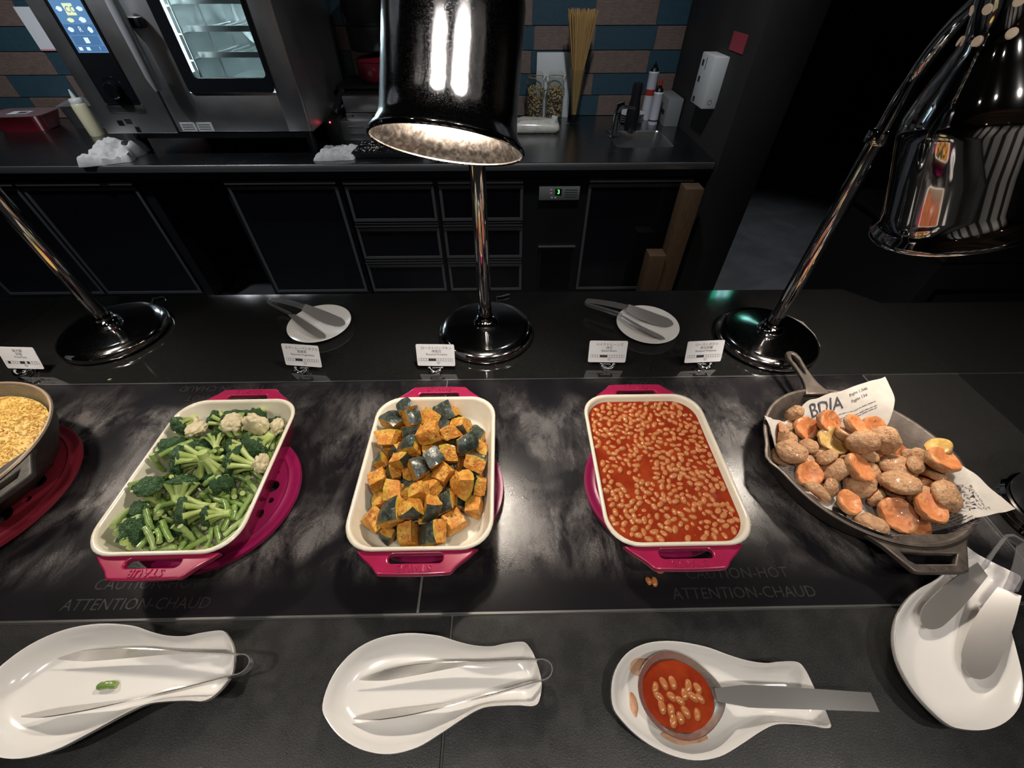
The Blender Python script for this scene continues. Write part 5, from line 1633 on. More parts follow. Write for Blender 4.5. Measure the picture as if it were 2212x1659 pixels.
    ('P', 2, 1.08, -0.6631, 0.3188, 0.0774, 0.244, -0.394, -0.183, 0.867),
    ('P', 3, 0.83, -0.6152, 0.3303, 0.0859, 0.645, -0.533, 0.524, -0.157),
    ('P', 4, 0.6, -0.6049, 0.3469, 0.085, 0.621, -0.614, 0.144, -0.465),
    ('P', 5, 0.7, -0.6609, 0.3333, 0.0757, 0.858, -0.193, -0.382, -0.283),
    ('P', 0, 0.94, -0.6013, 0.302, 0.0774, 0.079, 0.511, 0.584, 0.626),
    ('P', 1, 1.12, -0.6085, 0.3107, 0.0685, 0.302, 0.708, 0.633, 0.083),
    ('P', 2, 0.81, -0.5571, 0.3174, 0.061, 0.295, 0.735, 0.069, -0.606),
    ('P', 3, 0.68, -0.5159, 0.3675, 0.0559, 0.478, 0.046, 0.088, 0.873),
    ('P', 4, 0.74, -0.5788, 0.3761, 0.0641, 0.133, -0.9, -0.039, 0.413),
    ('P', 5, 0.66, -0.5993, 0.3551, 0.0893, 0.707, 0.061, 0.585, 0.392),
    ('P', 0, 0.63, -0.6681, 0.3924, 0.0353, 0.741, -0.346, -0.24, 0.523),
    ('P', 1, 1.04, -0.5804, 0.3135, 0.0778, 0.38, 0.085, 0.182, 0.903),
    ('P', 2, 1.19, -0.6705, 0.3364, 0.0807, 0.177, 0.548, 0.796, -0.188),
    ('P', 3, 0.6, -0.4994, 0.3586, 0.0518, 0.486, 0.605, -0.393, -0.492),
    ('P', 5, 1.04, -0.5381, 0.3024, 0.052, 0.042, 0.251, -0.56, -0.788),
    ('P', 0, 0.61, -0.5572, 0.3095, 0.0372, 0.132, 0.007, 0.697, 0.705),
    ('P', 1, 0.6, -0.5903, 0.3066, 0.0751, 0.288, -0.345, -0.705, 0.549),
    ('P', 2, 0.6, -0.5449, 0.3331, 0.044, 0.063, -0.453, -0.067, 0.887),
    ('P', 3, 0.6, -0.562, 0.4159, 0.0683, 0.569, -0.756, -0.323, 0.033),
    ('P', 4, 0.6, -0.4663, 0.5199, 0.0601, 0.118, -0.684, -0.654, 0.3),
    ('P', 5, 1.08, -0.4822, 0.3664, 0.0562, 0.421, -0.684, -0.565, 0.187),
    ('P', 0, 0.6, -0.5284, 0.4833, 0.0568, 0.103, 0.793, -0.593, -0.097),
    ('P', 1, 0.6, -0.5729, 0.3827, 0.0453, 0.363, 0.287, 0.184, 0.867),
    ('P', 2, 0.6, -0.6154, 0.3492, 0.0502, 0.906, 0.331, 0.007, -0.265),
    ('P', 3, 0.6, -0.6144, 0.3447, 0.0779, 0.621, 0.638, -0.413, -0.193),
    ('P', 4, 0.67, -0.5529, 0.3255, 0.0447, 0.41, 0.86, -0.282, -0.116),
    ('P', 5, 0.6, -0.5649, 0.3043, 0.0464, 0.632, -0.231, 0.275, -0.687),
    ('P', 0, 0.6, -0.5801, 0.2918, 0.0571, 0.96, -0.247, 0.008, 0.134),
    ('P', 1, 0.6, -0.5712, 0.3208, 0.0628, 0.493, 0.213, -0.683, 0.495),
    ('P', 2, 0.6, -0.6293, 0.3428, 0.0447, 0.256, -0.958, 0.115, -0.057),
    ('P', 3, 0.6, -0.563, 0.3865, 0.056, 0.596, 0.741, -0.22, -0.22),
    ('P', 4, 0.6, -0.6177, 0.3636, 0.0485, 0.528, -0.168, -0.692, 0.462),
    ('P', 5, 0.6, -0.6268, 0.3627, 0.0604, 0.925, 0.251, -0.164, 0.233),
    ('P', 0, 0.6, -0.6034, 0.3639, 0.0705, 0.127, 0.242, -0.421, -0.865),
    ('P', 1, 0.65, -0.6324, 0.4304, 0.0485, 0.332, -0.873, 0.237, -0.268)]


def where(x, y, cx, cy, hx, hy):
    v = 'back' if y > cy + hy / 3 else ('front' if y < cy - hy / 3 else 'middle')
    h = 'left' if x < cx - hx / 3 else ('right' if x > cx + hx / 3 else 'centre')
    if v == 'middle': return {'left': 'at mid left', 'right': 'at mid right', 'centre': 'in the middle'}[h]
    return {'left': 'at %s left', 'right': 'at %s right', 'centre': 'at %s centre'}[h] % v


PM = [sm(pumpkin_me(v), 50) for v in range(8)]
for me in PM:
    me.materials.append(MATS['pumpkin_skin'])
    me.materials.append(MATS['pumpkin_flesh'])
for t, v, s, x, y, z, qw, qx, qy, qz in PUMP:
    o = link('pumpkin_chunk', PM[v], None, None, (x, y, z + .0), sc=(s, s, s))
    o.rotation_mode = 'QUATERNION'
    o.rotation_quaternion = (qw, qx, qy, qz)
    up = (Quaternion((qw, qx, qy, qz)) @ Vector((0, 0, 1))).z
    look = 'green skin up' if up > .5 else ('orange flesh up' if up < -.3 else 'skin sideways')
    if t == 'X': lab = 'roasted pumpkin chunk lying low between the others, ' + where(x, y, -.151, DISH_Y, .1, .14)
    else: lab = 'roasted pumpkin chunk, %s, %s of dish' % (look, where(x, y, -.151, DISH_Y, .1, .14))
    tag(o, lab, 'pumpkin', 'roasted pumpkin chunks')

PT = [potato_me(v) for v in range(8)]
for i, me in enumerate(PT):
    me.materials.append(MATS['potato_skin'])
    me.materials.append(MATS['potato_cut_pale' if i in (6,) else 'potato_cut'])
for t, v, s, x, y, z, qw, qx, qy, qz in POT:
    o = link('roast_potato', PT[v], None, None, (x, y, z), sc=(s, s, s))
    o.rotation_mode = 'QUATERNION'
    o.rotation_quaternion = (qw, qx, qy, qz)
    up = (Quaternion((qw, qx, qy, qz)) @ Vector((0, 0, 1))).z
    look = 'wrinkled skin side up' if up > .45 else ('browned cut side up' if up < -.45 else 'standing on edge')
    if t == 'X': lab = 'roast potato half lying low between the others, ' + where(x, y, .709, .453, .14, .15) 
    else: lab = 'roast potato half, %s, %s of the pan' % (look, where(x, y, .709, .453, .14, .15))
    tag(o, lab, 'potato', 'roast potato halves in the skillet')

CR = [crown_me(v) for v in range(4)]
STK = [stalk_me(v) for v in range(4)]
CF = [crown_me(v + 10, lobes=110, buds=300, cut=-.7, la=.3, ba=.05) for v in range(3)]
PD = [pod_me(v) for v in range(6)]
for i, me in enumerate(CR): me.materials.append(MATS['broccoli_crown'])
for me in STK: me.materials.append(MATS['broccoli_stalk'])
for me in CF: me.materials.append(MATS['cauliflower'])
for i, me in enumerate(PD):
    me.materials.append(MATS['pod_a' if i % 2 else 'pod_b'])
    me.materials.append(MATS['pod_end'])
for t, v, s, x, y, z, qw, qx, qy, qz in VEG:
    q = (qw, qx, qy, qz)
    wh = where(x, y, -.572, DISH_Y, .1, .14) + ' of dish'
    if t == 'X2': t = 'B'
    if t == 'B':
        o = empty('broccoli_floret', None, 'broccoli', (x, y, z + .003), group='steamed broccoli florets')
        o.scale = (s, s, s)
        link('crown', CR[v], None, o)
        link('stalk', STK[v], None, o)
        up = (Quaternion(q) @ Vector((0, 0, 1)))
        tag(o, 'steamed broccoli floret, %s, %s' % ('dark crown up' if up.z > .6 else 'pale stalk showing', wh))
    elif t == 'C':
        o = link('cauliflower_floret', CF[v], None, None, (x, y, z + .012), sc=(s, s, s))
        tag(o, 'cream cauliflower floret, ' + wh, 'cauliflower', 'steamed cauliflower florets')
    else:
        o = link('green_bean', PD[v], None, None, (x, y, z), sc=(s, 1, 1))
        tag(o, ('short ' if s < .9 else '') + ('cut green bean lying low, ' if t == 'X' else 'cut green bean on top, ') + wh, 'green bean', 'cut green beans in the dish')
    o.rotation_mode = 'QUATERNION'
    o.rotation_quaternion = q

# ---------------------------------------------------------------- baked beans
SZ = .0735
me = loft_me(rings_rrect([(.112, .154, .046, SZ - .012), (.1185, .1605, .0495, SZ + .001), (.1165, .1585, .048, SZ + .0002), (.09, .13, .04, SZ), (.06, .09, .03, SZ), (.03, .05, .02, SZ), (.008, .012, .006, SZ)], 8), cap0=True, cap1=True)
tag(link('tomato_sauce', me, 'sauce', None, (.288, DISH_Y, 0), smooth=60), 'glossy red tomato sauce filling the bean dish', 'sauce', kind='stuff')
BN = [bean_me(v) for v in range(6)]
for me in BN: me.materials.append(MATS['bean'])
rn = random.Random(21)
spots = []
tries = 0
while len(spots) < 400 and tries < 60000:
    tries += 1
    x, y = rn.uniform(-.109, .109), rn.uniform(-.151, .151)
    qx, qy = abs(x) - .068, abs(y) - .110
    if qx > 0 and qy > 0 and math.hypot(qx, qy) > .041: continue
    if nv((x, y, 0), 26, 4) < -.34: continue
    if all((x - a) ** 2 + (y - b_) ** 2 > .0104 ** 2 for a, b_ in spots): spots.append((x, y))
spots.sort(key=lambda p: p[1])
rest = bmesh.new()
for i, (x, y) in enumerate(spots):
    v = rn.randrange(6)
    s = rn.uniform(.86, 1.12)
    z = SZ + rn.uniform(-.0036, .0006)
    rot = (rn.uniform(-.5, .5), rn.uniform(-.25, .25), rn.uniform(0, 6.28))
    if i < 300:
        o = link('baked_bean', BN[v], None, None, (.288 + x, DISH_Y + y, z), rot, sc=(s, s, s))
        tag(o, 'tan baked bean half sunk in red sauce, %s of dish' % where(x, y, 0, 0, .11, .15), 'bean', 'baked beans in the dish')
    else:
        me = BN[v].copy()
        me.transform(Matrix.Translation((.288 + x, DISH_Y + y, z)) @ Euler(rot).to_matrix().to_4x4() @ Matrix.Scale(s, 4))
        rest.from_mesh(me)
        bpy.data.meshes.remove(me)
me = from_bm(rest)
me.materials.clear()
tag(link('baked_beans_far', me, 'bean', None, smooth=60), 'tan baked beans along the far edge of the bean dish', 'beans', kind='stuff')
for i, (x, y, a, lab) in enumerate(((.266, .260, .3, 'single spilled baked bean nearest the bean dish handle'), (.2405, .243, 1.9, 'spilled baked bean, outer one of the touching two'), (.2505, .2415, 1.5, 'spilled baked bean, inner one of the touching two'))):
    o = link('baked_bean', BN[i], None, None, (x, y, .0036), (.1, 0, a), sc=(1.05, 1.05, 1.0))
    tag(o, lab, 'bean', 'baked beans spilled on the hot plate')

# ---------------------------------------------------------------- skillet with newspaper
PX, PY = .709, .453
sk = empty('cast_iron_skillet', 'large round cast-iron skillet lined with newspaper', 'skillet', (PX, PY, .0003), (0, 0, R(-1)))


def spout(p, a):
    k = max(0, (p.z - .03) / .03)
    d = sum(math.exp(-((math.atan2(math.sin(a - c), math.cos(a - c))) / .13) ** 2) for c in (R(2), R(181)))
    s = 1 + .055 * d * k
    return Vector((p.x * s, p.y * s, p.z - .004 * d * k))


lathe('pan', [(.001, 0), (.145, 0), (.152, .002), (.160, .012), (.180, .056), (.1835, .060), (.1835, .063), (.180, .0645), (.1755, .0625), (.155, .014), (.147, .008), (.001, .008)], 'iron', sk, 80, fn=spout, angle=50)
hl = []
prof = [(.166, .030), (.180, .024), (.198, .0175), (.215, .0145), (.24, .0135), (.265, .0150), (.285, .0165), (.298, .0145), (.305, .009), (.3075, .003)]
hl = [(w_, y) for y, w_ in prof] + [(-w_, y) for y, w_ in reversed(prof)]
hole = [(.0065 * math.sin(2 * math.pi * i / 20) * (.75 + .5 * (i < 5 or i > 15)), .262 + .034 * math.cos(2 * math.pi * i / 20)) for i in range(20)]
me = plate_me([hl, hole], .0050, .0032, 2)
link('long_handle', me, 'iron', sk, (0, 0, .052), (R(2.5), 0, R(1)), smooth=45)
out = [(-.092, .158), (-.075, .178), (-.045, .221), (-.035, .224), (.035, .224), (.045, .221), (.070, .180), (.088, .160)]
hole = [(-.046, .193), (-.030, .209), (.034, .209), (.042, .203), (.046, .190), (0, .193)]
me = plate_me([out, hole], .0055, .003, 2)
hh = link('helper_handle', me, 'iron', sk, (0, 0, .056), (R(-1), 0, math.pi), smooth=40)
link('raised_letters', text_me('STAUB', .0115, .0006, .0002, spacing=1.2), 'iron', hh, (.0, .2155, .0054))


def drape(x, y):
    r = math.hypot(x, y)
    r0 = .140 - .038 * max(0, min(1, (y / (r + 1e-6) - .1) / .6))
    if r < r0: z = .0095
    elif r < .176: z = .0095 + (r - r0) / (.176 - r0) * .056
    else: z = .0655 + (r - .176) * (.55 if y > 0 else .12)
    z += .0035 * nv((x, y, 0), 22, 7) * (1 if r > .1 else .1) + (.0025 if r > .15 else 0)
    if r > .172: z = max(z, .0672)
    return z + .0004


NA = R(9)
SX_, SY_ = (-.143, .168), (-.152, .160)
def sheet_pt(u, v):
    x, y = u * math.cos(NA) - v * math.sin(NA), u * math.sin(NA) + v * math.cos(NA)
    r = math.hypot(x, y)
    lim = .174 if (x < .06 and y < 0) else .30
    if r > lim: x, y = x * lim / r, y * lim / r
    return Vector((x, y, drape(x, y)))


def sheet_pt2(u, v):
    if v > 0: v *= 1 - .26 * max(0, min(1, (.01 - u) / .09))
    if u > 0: u *= 1 - .34 * math.exp(-((v - .035) / .05) ** 2)
    return sheet_pt(u + .004 * nv((u, v, 2), 30), v + .004 * nv((u, v, 5), 30))


pp = empty('newspaper_sheet', 'newspaper-print sheet lining the skillet under the potatoes', 'paper', (PX, PY, 0))
n = 60
vs, fs = [], []
for side in (0, 1):
    for j in range(n + 1):
        for i in range(n + 1):
            u = SX_[0] + (SX_[1] - SX_[0]) * i / n
            v = SY_[0] + (SY_[1] - SY_[0]) * j / n
            p = sheet_pt2(u, v)
            if side: p = p - Vector((0, 0, .0003))
            vs.append(p)
N = (n + 1) ** 2
for j in range(n):
    for i in range(n):
        a = j * (n + 1) + i
        fs.append((a, a + 1, a + n + 2, a + n + 1))
        fs.append((N + a + n + 1, N + a + n + 2, N + a + 1, N + a))
link('sheet', mesh(vs, fs), 'newsprint', pp, smooth=80)


def on_sheet(nm, me, u0, v0, rz=0.0):
    for v in me.vertices:
        x, y = v.co.x * math.cos(rz) - v.co.y * math.sin(rz), v.co.x * math.sin(rz) + v.co.y * math.cos(rz)
        p = sheet_pt2(u0 + x, v0 + y)
        k = .0012 if math.hypot(p.x, p.y) > .105 else 0
        r = math.hypot(p.x, p.y) + 1e-6
        v.co = (p.x - p.x / r * k, p.y - p.y / r * k, p.z + .0009)
    return link(nm, me, 'news_ink', pp)


def bars(u0, u1, v0, n_, dv, seed, h=.0011):
    """columns of unreadable fine print as short strokes"""
    rn = random.Random(seed)
    vs, fs = [], []
    for k in range(n_):
        u = u0
        while u < u1:
            L = rn.uniform(.003, .009)
            e = min(u + L, u1)
            q = len(vs)
            m_ = max(1, int((e - u) / .003))
            for j in range(m_ + 1):
                t = u + (e - u) * j / m_
                vs += [(t, v0 - k * dv, 0), (t, v0 - k * dv + h, 0)]
            for j in range(m_):
                fs.append((q + 2 * j, q + 2 * j + 2, q + 2 * j + 3, q + 2 * j + 1))
            u = e + .0016
    return mesh(vs, fs)


on_sheet('headline_print', text_me('BDIA', .034), .036, .140)
on_sheet('small_print', text_me('Pagina 134', .0075), .105, .136)
on_sheet('small_print', text_me('Pagina 1,340', .0075), .107, .147)
on_sheet('fine_print', bars(-.02, .130, .120, 1, .004, 1, .0009), 0, 0)
on_sheet('fine_print', bars(.06, .130, .112, 2, .0042, 2), 0, 0)
on_sheet('fine_print', bars(-.150, -.118, .10, 14, .006, 3), 0, 0)
on_sheet('fine_print', bars(.02, .09, -.128, 9, .0042, 4), 0, 0)
on_sheet('fine_print', bars(-.10, .0, -.140, 5, .0045, 5), 0, 0)
on_sheet('fine_print', bars(.10, .160, -.040, 3, .0042, 6), 0, 0)
grid = ['ENELARRI', 'AMITARUM', 'AVERGLSDAD', 'MACEMAOAZU', 'SARGABLOMA', 'RAMELSUMAC', 'TAHINEGOMY', 'ENDRAVEGAS', 'LAVASAMEST', 'MORDERAGOT']
on_sheet('puzzle_letters', text_me('\n'.join(' '.join(s) for s in grid), .0078), .106, -.098, R(-18))

# ---------------------------------------------------------------- fried rice pot
rp = empty('rice_pot', 'black cast-iron pot of fried rice at the picture edge', 'pot', (-1.09, .452, .0197))
lathe('pan', [(.001, 0), (.140, 0), (.150, .004), (.178, .05), (.189, .084), (.1915, .088)], 'iron_black', rp, 72)
lathe('pan_inside', [(.188, .0895), (.184, .084), (.172, .05), (.145, .010), (.001, .008)], 'pot_inside', rp, 72)
lathe('rim', [(.1905, .086), (.193, .0885), (.1915, .0915), (.188, .0915), (.1865, .0885)], 'pot_rim', rp, 72)
out = [(-.092, .160), (-.075, .182), (-.052, .225), (-.042, .229), (.042, .229), (.052, .225), (.070, .182), (.088, .160)]
hole = [(-.048, .197), (-.034, .213), (.034, .213), (.048, .197)]
hr = R(180 + 68)
link('helper_handle', plate_me([out, hole], .0065, .003, 2), 'iron_black', rp, (0, 0, .080), (0, 0, hr), smooth=40)
rn = random.Random(8)
heap = lambda x, y: .064 + .016 * (1 - (x * x + y * y) / .17 ** 2) + .006 * nv((x, y, 0), 20, 2) + .003 * nv((x, y, 0), 60, 3)
vs, fs = [], []
n = 40
rings = []
for j in range(17):
    r = .172 * j / 16
    for i in range(n):
        a = 2 * math.pi * i / n
        x, y = r * math.cos(a), r * math.sin(a)
        vs.append((x, y, heap(x, y)))
for j in range(16):
    for i in range(n):
        i2 = (i + 1) % n
        fs.append((j * n + i, (j + 1) * n + i, (j + 1) * n + i2, j * n + i2))
for k in range(6500):
    r, a = .170 * math.sqrt(rn.random()), rn.uniform(0, 6.28)
    x, y = r * math.cos(a), r * math.sin(a)
    if x < -.02: continue
    c = Vector((x, y, heap(x, y) + rn.uniform(-.0005, .0022)))
    d = Vector((rn.uniform(-1, 1), rn.uniform(-1, 1), rn.uniform(-.4, .4))).normalized()
    u = d.cross(Vector((0, 0, 1))).normalized() * .0011
    w_ = d.cross(u).normalized() * .0011
    d *= rn.uniform(.0024, .0036)
    q = len(vs)
    vs += [c - d, c + u, c + w_, c - u, c - w_, c + d]
    for i in range(4):
        fs += [(q, q + 1 + (i + 1) % 4, q + 1 + i), (q + 5, q + 1 + i, q + 1 + (i + 1) % 4)]
tag(link('fried_rice', mesh(vs, fs), 'rice', None, (-1.09, .452, .0197), smooth=60), 'golden fried rice heaped in the black pot', 'rice', kind='stuff')
mat('rice_pale', (0.62, 0.52, 0.28), 0.5)
for x, y in ((-.985, .770), (-.955, .605)):
    pass
g_ = lathe('rice_grain', [(.0002, -.0045), (.0012, -.003), (.0015, 0), (.0012, .003), (.0002, .0045)], 'rice_pale', None, 8, (-1.02, .757, .0016), (R(90), 0, R(-60)))
tag(g_, 'single grain of rice dropped beside the heat lamp base', 'rice')

# ---------------------------------------------------------------- menu cards
CARDS = [(-1.243, .786, -3, ('焼き飯', '炒饭', 'Fried Rice'), 'white menu card reading Fried Rice on a chrome clip', (1, 6, 7, 9)),
         (-.528, .783, -7, ('スチーム・ベジタブル', '蒸蔬菜', 'Steamed Vegetables'), 'white menu card reading Steamed Vegetables on a chrome clip', (4, 5, 6)),
         (-.183, .778, -2, ('ローストパンプキン', '烤南瓜', 'Roasted Pumpkin'), 'white menu card reading Roasted Pumpkin on a chrome clip', (4, 5, 6)),
         (.262, .784, -2, ('ベイクドビーンズ', '烤豆', 'Baked Beans'), 'white menu card reading Baked Beans on a chrome clip', (4, 5, 6)),
         (.514, .780, 3, ('ローストポテト', '烤马特薯', 'Roasted Potatoes'), 'white menu card reading Roasted Potatoes on a chrome clip', (4, 5, 6))]
for x, y, rz, tx, lab, fill in CARDS:
    c = empty('menu_card', lab, 'card', (x, y, 0), (0, 0, R(rz)), group='menu cards along the counter')
    me = plate_me([rrect(.049, .030, .004, 4)], .0005)
    cd = link('card', me, 'white_paper', c, (0, .0105, .0435), (R(71), 0, 0))
    for t, yy, sz in ((tx[0], .0195, .0088), (tx[1], .0105, .0085), (tx[2], .0025, .0078)):
        link('printed_text', text_me(t, sz), 'ink', cd, (.003, yy, .0007))
    for k in range(14):
        x0 = -.044 + k * .0063
        if k in fill:
            link('allergen_mark', box_me(x0 + .0004, x0 + .0056, -.0155, -.0095, .0005, .0007), 'ink', cd)
        lp = [[(x0, -.0162), (x0 + .0063, -.0162), (x0 + .0063, -.0088), (x0, -.0088)], [(x0 + .0004, -.0158), (x0 + .0059, -.0158), (x0 + .0059, -.0092), (x0 + .0004, -.0092)]]
        link('allergen_box', plate_me(lp, .0001), 'ink', cd, (0, 0, .0006))
    tube('cup_icon', [(.002, -.0195, .0008), (.004, -.024, .0008), (.008, -.024, .0008), (.010, -.0195, .0008), (.002, -.0195, .0008)], .0004, 'ink', cd, 4)
    arc = [(.0165 * math.cos(a), -.004 + .0135 * math.sin(a) - .006, .013 + .006 * abs(math.cos(a))) for a in [math.pi + math.pi * i / 12 for i in range(13)]]
    tube('clip_ring', arc, [.0035 + .0012 * math.sin(math.pi * i / 12) for i in range(13)], 'chrome', c, 12)
    box('clip_jaw', -.012, .012, -.006, .010, 0, .012, 'chrome', c, bev=.003)

# ---------------------------------------------------------------- small plates with tongs (far side of the counter)
def side_plate(lab, x, y):
    p = lathe('side_plate', [(.001, .003), (.040, .003), (.042, .0005), (.046, .0005), (.048, .004), (.085, .0165), (.089, .0185), (.0885, .020), (.084, .0190), (.05, .0085), (.001, .0075)], 'porcelain', None, 64, (x, y, 0), angle=50)
    return tag(p, lab, 'plate', 'small white plates behind the menu cards')


side_plate('small white plate holding tongs, behind the Steamed Vegetables card', -.542, .963)
side_plate('small white plate holding tongs, behind the Baked Beans card', .409, .942)


def plate_tongs(lab, H, T1, T2, zt, zh, wmax, hw=.008, open_=.030, split=.47):
    """clear handled tongs with wide satin blades: H bend of the handle, T1/T2 blade tips"""
    t = empty('serving_tongs', lab, 'tongs', (H[0], H[1], 0))
    O = Vector((H[0], H[1], 0))
    H = Vector((0, 0, zh))
    tips = [Vector((T1[0], T1[1], zt)) - O, Vector((T2[0], T2[1], zt)) - O]
    ax = ((tips[0] + tips[1]) / 2 - H).normalized()
    sd = Vector((-ax.y, ax.x, 0)).normalized()
    if (tips[0] - tips[1]).dot(sd) < 0: tips.reverse()
    st = []
    for k, tip in ((0, tips[0]), (1, tips[1])):
        sg = 1 if k == 0 else -1
        S = H.lerp(tip, split) + sd * sg * .004
        S.z = zh * .6 + zt * .4 + .012
        arm = []
        b0 = H + ax * .012 + sd * sg * .012
        for i in range(9):
            u = i / 8
            p = (1 - u) ** 2 * b0 + 2 * u * (1 - u) * (b0 + ax * .055 + sd * sg * .007 + Vector((0, 0, .010))) + u * u * S
            arm.append((p, Vector((0, 0, 1)) * (hw * (.75 + .25 * u)) + sd * sg * .002))
        if k == 0: st += arm[::-1] + [(H + sd * .007 + ax * .002, Vector((0, 0, hw * .72))), (H + sd * -.007 + ax * .002, Vector((0, 0, hw * .72)))]
        else: st += arm
        bl = []
        for i in range(33):
            u = i / 32
            p = S.lerp(tip, u) + Vector((0, 0, -.004 * math.sin(math.pi * u)))
            w_ = wmax * (.42 + .58 * math.sin(math.pi * min(1, .15 + u * .62)) ** 1.2) * (1 if u < .80 else max(.12, math.sqrt(max(0, 1 - ((u - .80) / .20) ** 2))))
            d = (sd * .86 + Vector((0, 0, .5 * sg * 1.0)) * (1 - .45 * u)).normalized() if sg > 0 else (sd * .86 - Vector((0, 0, .5)) * (1 - .45 * u)).normalized()
            bl.append((p, d * w_))
        link('blade', ribbon_me(bl, .0016), 'frosted_blade', t, smooth=40)
    link('handle', ribbon_me(st, .0048), 'smoky_plastic', t, smooth=40)
    return t


plate_tongs('clear-handled serving tongs on the plate behind the Steamed Vegetables card', (-.715, 1.055), (-.466, .954), (-.505, .892), .0185, .034, .017)
plate_tongs('clear-handled serving tongs on the plate behind the Baked Beans card', (.240, 1.030), (.482, .937), (.440, .872), .0185, .036, .018)

# ---------------------------------------------------------------- spoon rests
OUT = [(-.102, -.017), (-.097, .017), (-.075, .046), (-.041, .063), (.002, .069), (.048, .065), (.080, .056), (.106, .050), (.132, .048), (.152, .051), (.177, .053), (.187, .048), (.197, .034), (.205, .006), (.200, -.017), (.191, -.024), (.170, -.023), (.144, -.023), (.121, -.025), (.098, -.034), (.065, -.051), (.036, -.064), (.002, -.070), (-.032, -.066), (-.064, -.054), (-.089, -.036)]


def catmull(pts, k):
    n = len(pts)
    res = []
    for i in range(n):
        p0, p1, p2, p3 = (Vector((*pts[(i + j - 1) % n], 0)) for j in range(4))
        for s in range(k):
            t = s / k
            res.append(.5 * ((2 * p1) + (p2 - p0) * t + (2 * p0 - 5 * p1 + 4 * p2 - p3) * t * t + (3 * p1 - p0 - 3 * p2 + p3) * t ** 3))
    return res


def spoon_rest(lab, x, y, rz, s):
    o = catmull(OUT, 4)
    rings = []
    spine = lambda x_: Vector((min(max(x_, -.035), .165), .004 + .008 * max(0, min(1, (x_ - .03) / .1)), 0))

    def edge_h(p):
        t = max(0, min(1, (p.x - .04) / .10))
        h = .027 + .006 * t
        if p.x > .180:
            c = abs(p.y - .013) / .036
            h = .0175 + .0155 * min(1, c) ** 2
        return h
    prof = [(0.06, 0.0), (.55, 0.0), (.70, .16), (.86, .55), (.97, .93), (1.0, 1.0)]
    for k, (t, f) in enumerate([(.5, -.0)] + prof[1:]):       # underside, outwards
        rings.append([tuple(spine(p.x).lerp(p, t) + Vector((0, 0, edge_h(p) * f - (0 if t < 1 else .0)))) for p in o])
    for t, f in ((.99, 1.06), (.965, 1.04), (.86, .64), (.72, .26), (.58, .10), (.35, .05), (.06, .03)):
        rings.append([tuple(spine(p.x).lerp(p, t) + Vector((0, 0, edge_h(p) * f + .0042))) for p in o])
    me = loft_me(rings, cap0=True, cap1=True)
    ob = link('spoon_rest', me, 'porcelain', None, (x, y, .0002), (0, 0, rz), smooth=60, sc=(s, s, s))
    return tag(ob, lab, 'spoon rest', 'white porcelain spoon rests')


spoon_rest('white spoon rest with steel tongs and a bit of green bean', -.636, .108, R(1), 1.12)
spoon_rest('white spoon rest with steel tongs in front of the pumpkin dish', -.160, .096, 0, 1.0)
spoon_rest('white spoon rest holding the saucy serving spoon', .240, .081, R(-5), .97)
spoon_rest('white spoon rest with wide tongs below the skillet', .662, .124, R(36), 1.07)


def steel_tongs(lab, A, B, bend, zt, zb, ha=.0105):
    t = empty('steel_tongs', lab, 'tongs', (bend[0], bend[1], 0))
    O = Vector((bend[0], bend[1], 0))
    A, B = Vector((A[0], A[1], zt)) - O, Vector((B[0], B[1], zt)) - O
    E = Vector((0, 0, zb))
    ax = ((A + B) / 2 - E)
    ax.z = 0
    ax.normalize()
    sd = Vector((-ax.y, ax.x, 0))
    if (A - B).dot(sd) < 0: A, B = B, A
    for nm, tip, sg in (('arm', A, 1), ('arm', B, -1)):
        bl = []
        root = E + ax * .016 + sd * sg * .0125
        for i in range(22):
            u = i / 21
            p = root.lerp(tip, u) + sd * sg * (.006 * math.sin(math.pi * u) if u < .99 else 0)
            p.z = zb + (zt - zb) * u
            hgt = .0062 + (ha - .0062) * max(0, math.sin(math.pi * max(0, (u - .35) / .65)) ** .9) if u > .35 else .0062
            if u > .86: hgt = min(hgt, .0006 + ha * .85 * (1 - (u - .86) / .14))
            lean = sd * sg * 1.3 * max(0, (u - .30))
            bl.append((p, (Vector((0, 0, 1)) + lean).normalized() * hgt))
        link(nm, ribbon_me(bl, .0014), 'satin_steel', t, smooth=40)
    st = []
    for i in range(13):
        a = -math.pi / 2 + math.pi * i / 12
        st.append((E + ax * (.016 - .016 * math.cos(a)) + sd * (.0125 * math.sin(a)), Vector((0, 0, .0062))))
    link('spring_bend', ribbon_me(st, .0014), 'satin_steel', t, smooth=60)
    return t


steel_tongs('slim steel tongs on the spoon rest with a bit of green bean', (-.681, .143), (-.680, .075), (-.379, .128), .020, .036)
steel_tongs('slim steel tongs on the spoon rest before the pumpkin dish', (-.221, .109), (-.219, .065), (.060, .115), .018, .034)
plate_tongs('wide clear-handled tongs on the spoon rest below the skillet', (.872, .282), (.652, .163), (.676, .096), .019, .058, .019, hw=.010, split=.42)
o = link('green_bean', pod_me(31, .026, .005), ['pod_a', 'pod_end'], None, (-.592, .110, .0095), (0, 0, .05))
tag(o, 'short piece of green bean lying on the spoon rest', 'green bean')

# serving spoon with beans
ss = empty('serving_spoon', 'large steel serving spoon full of saucy beans', 'spoon', (.232, .083, .006), (0, 0, R(-3)))


def spoon_fn(p, a):
    t = max(0, math.cos(a)) ** 6
    return Vector((p.x * (1.0 + .10 * t) + .004, p.y * (.88 - .10 * max(0, math.cos(a))), p.z))


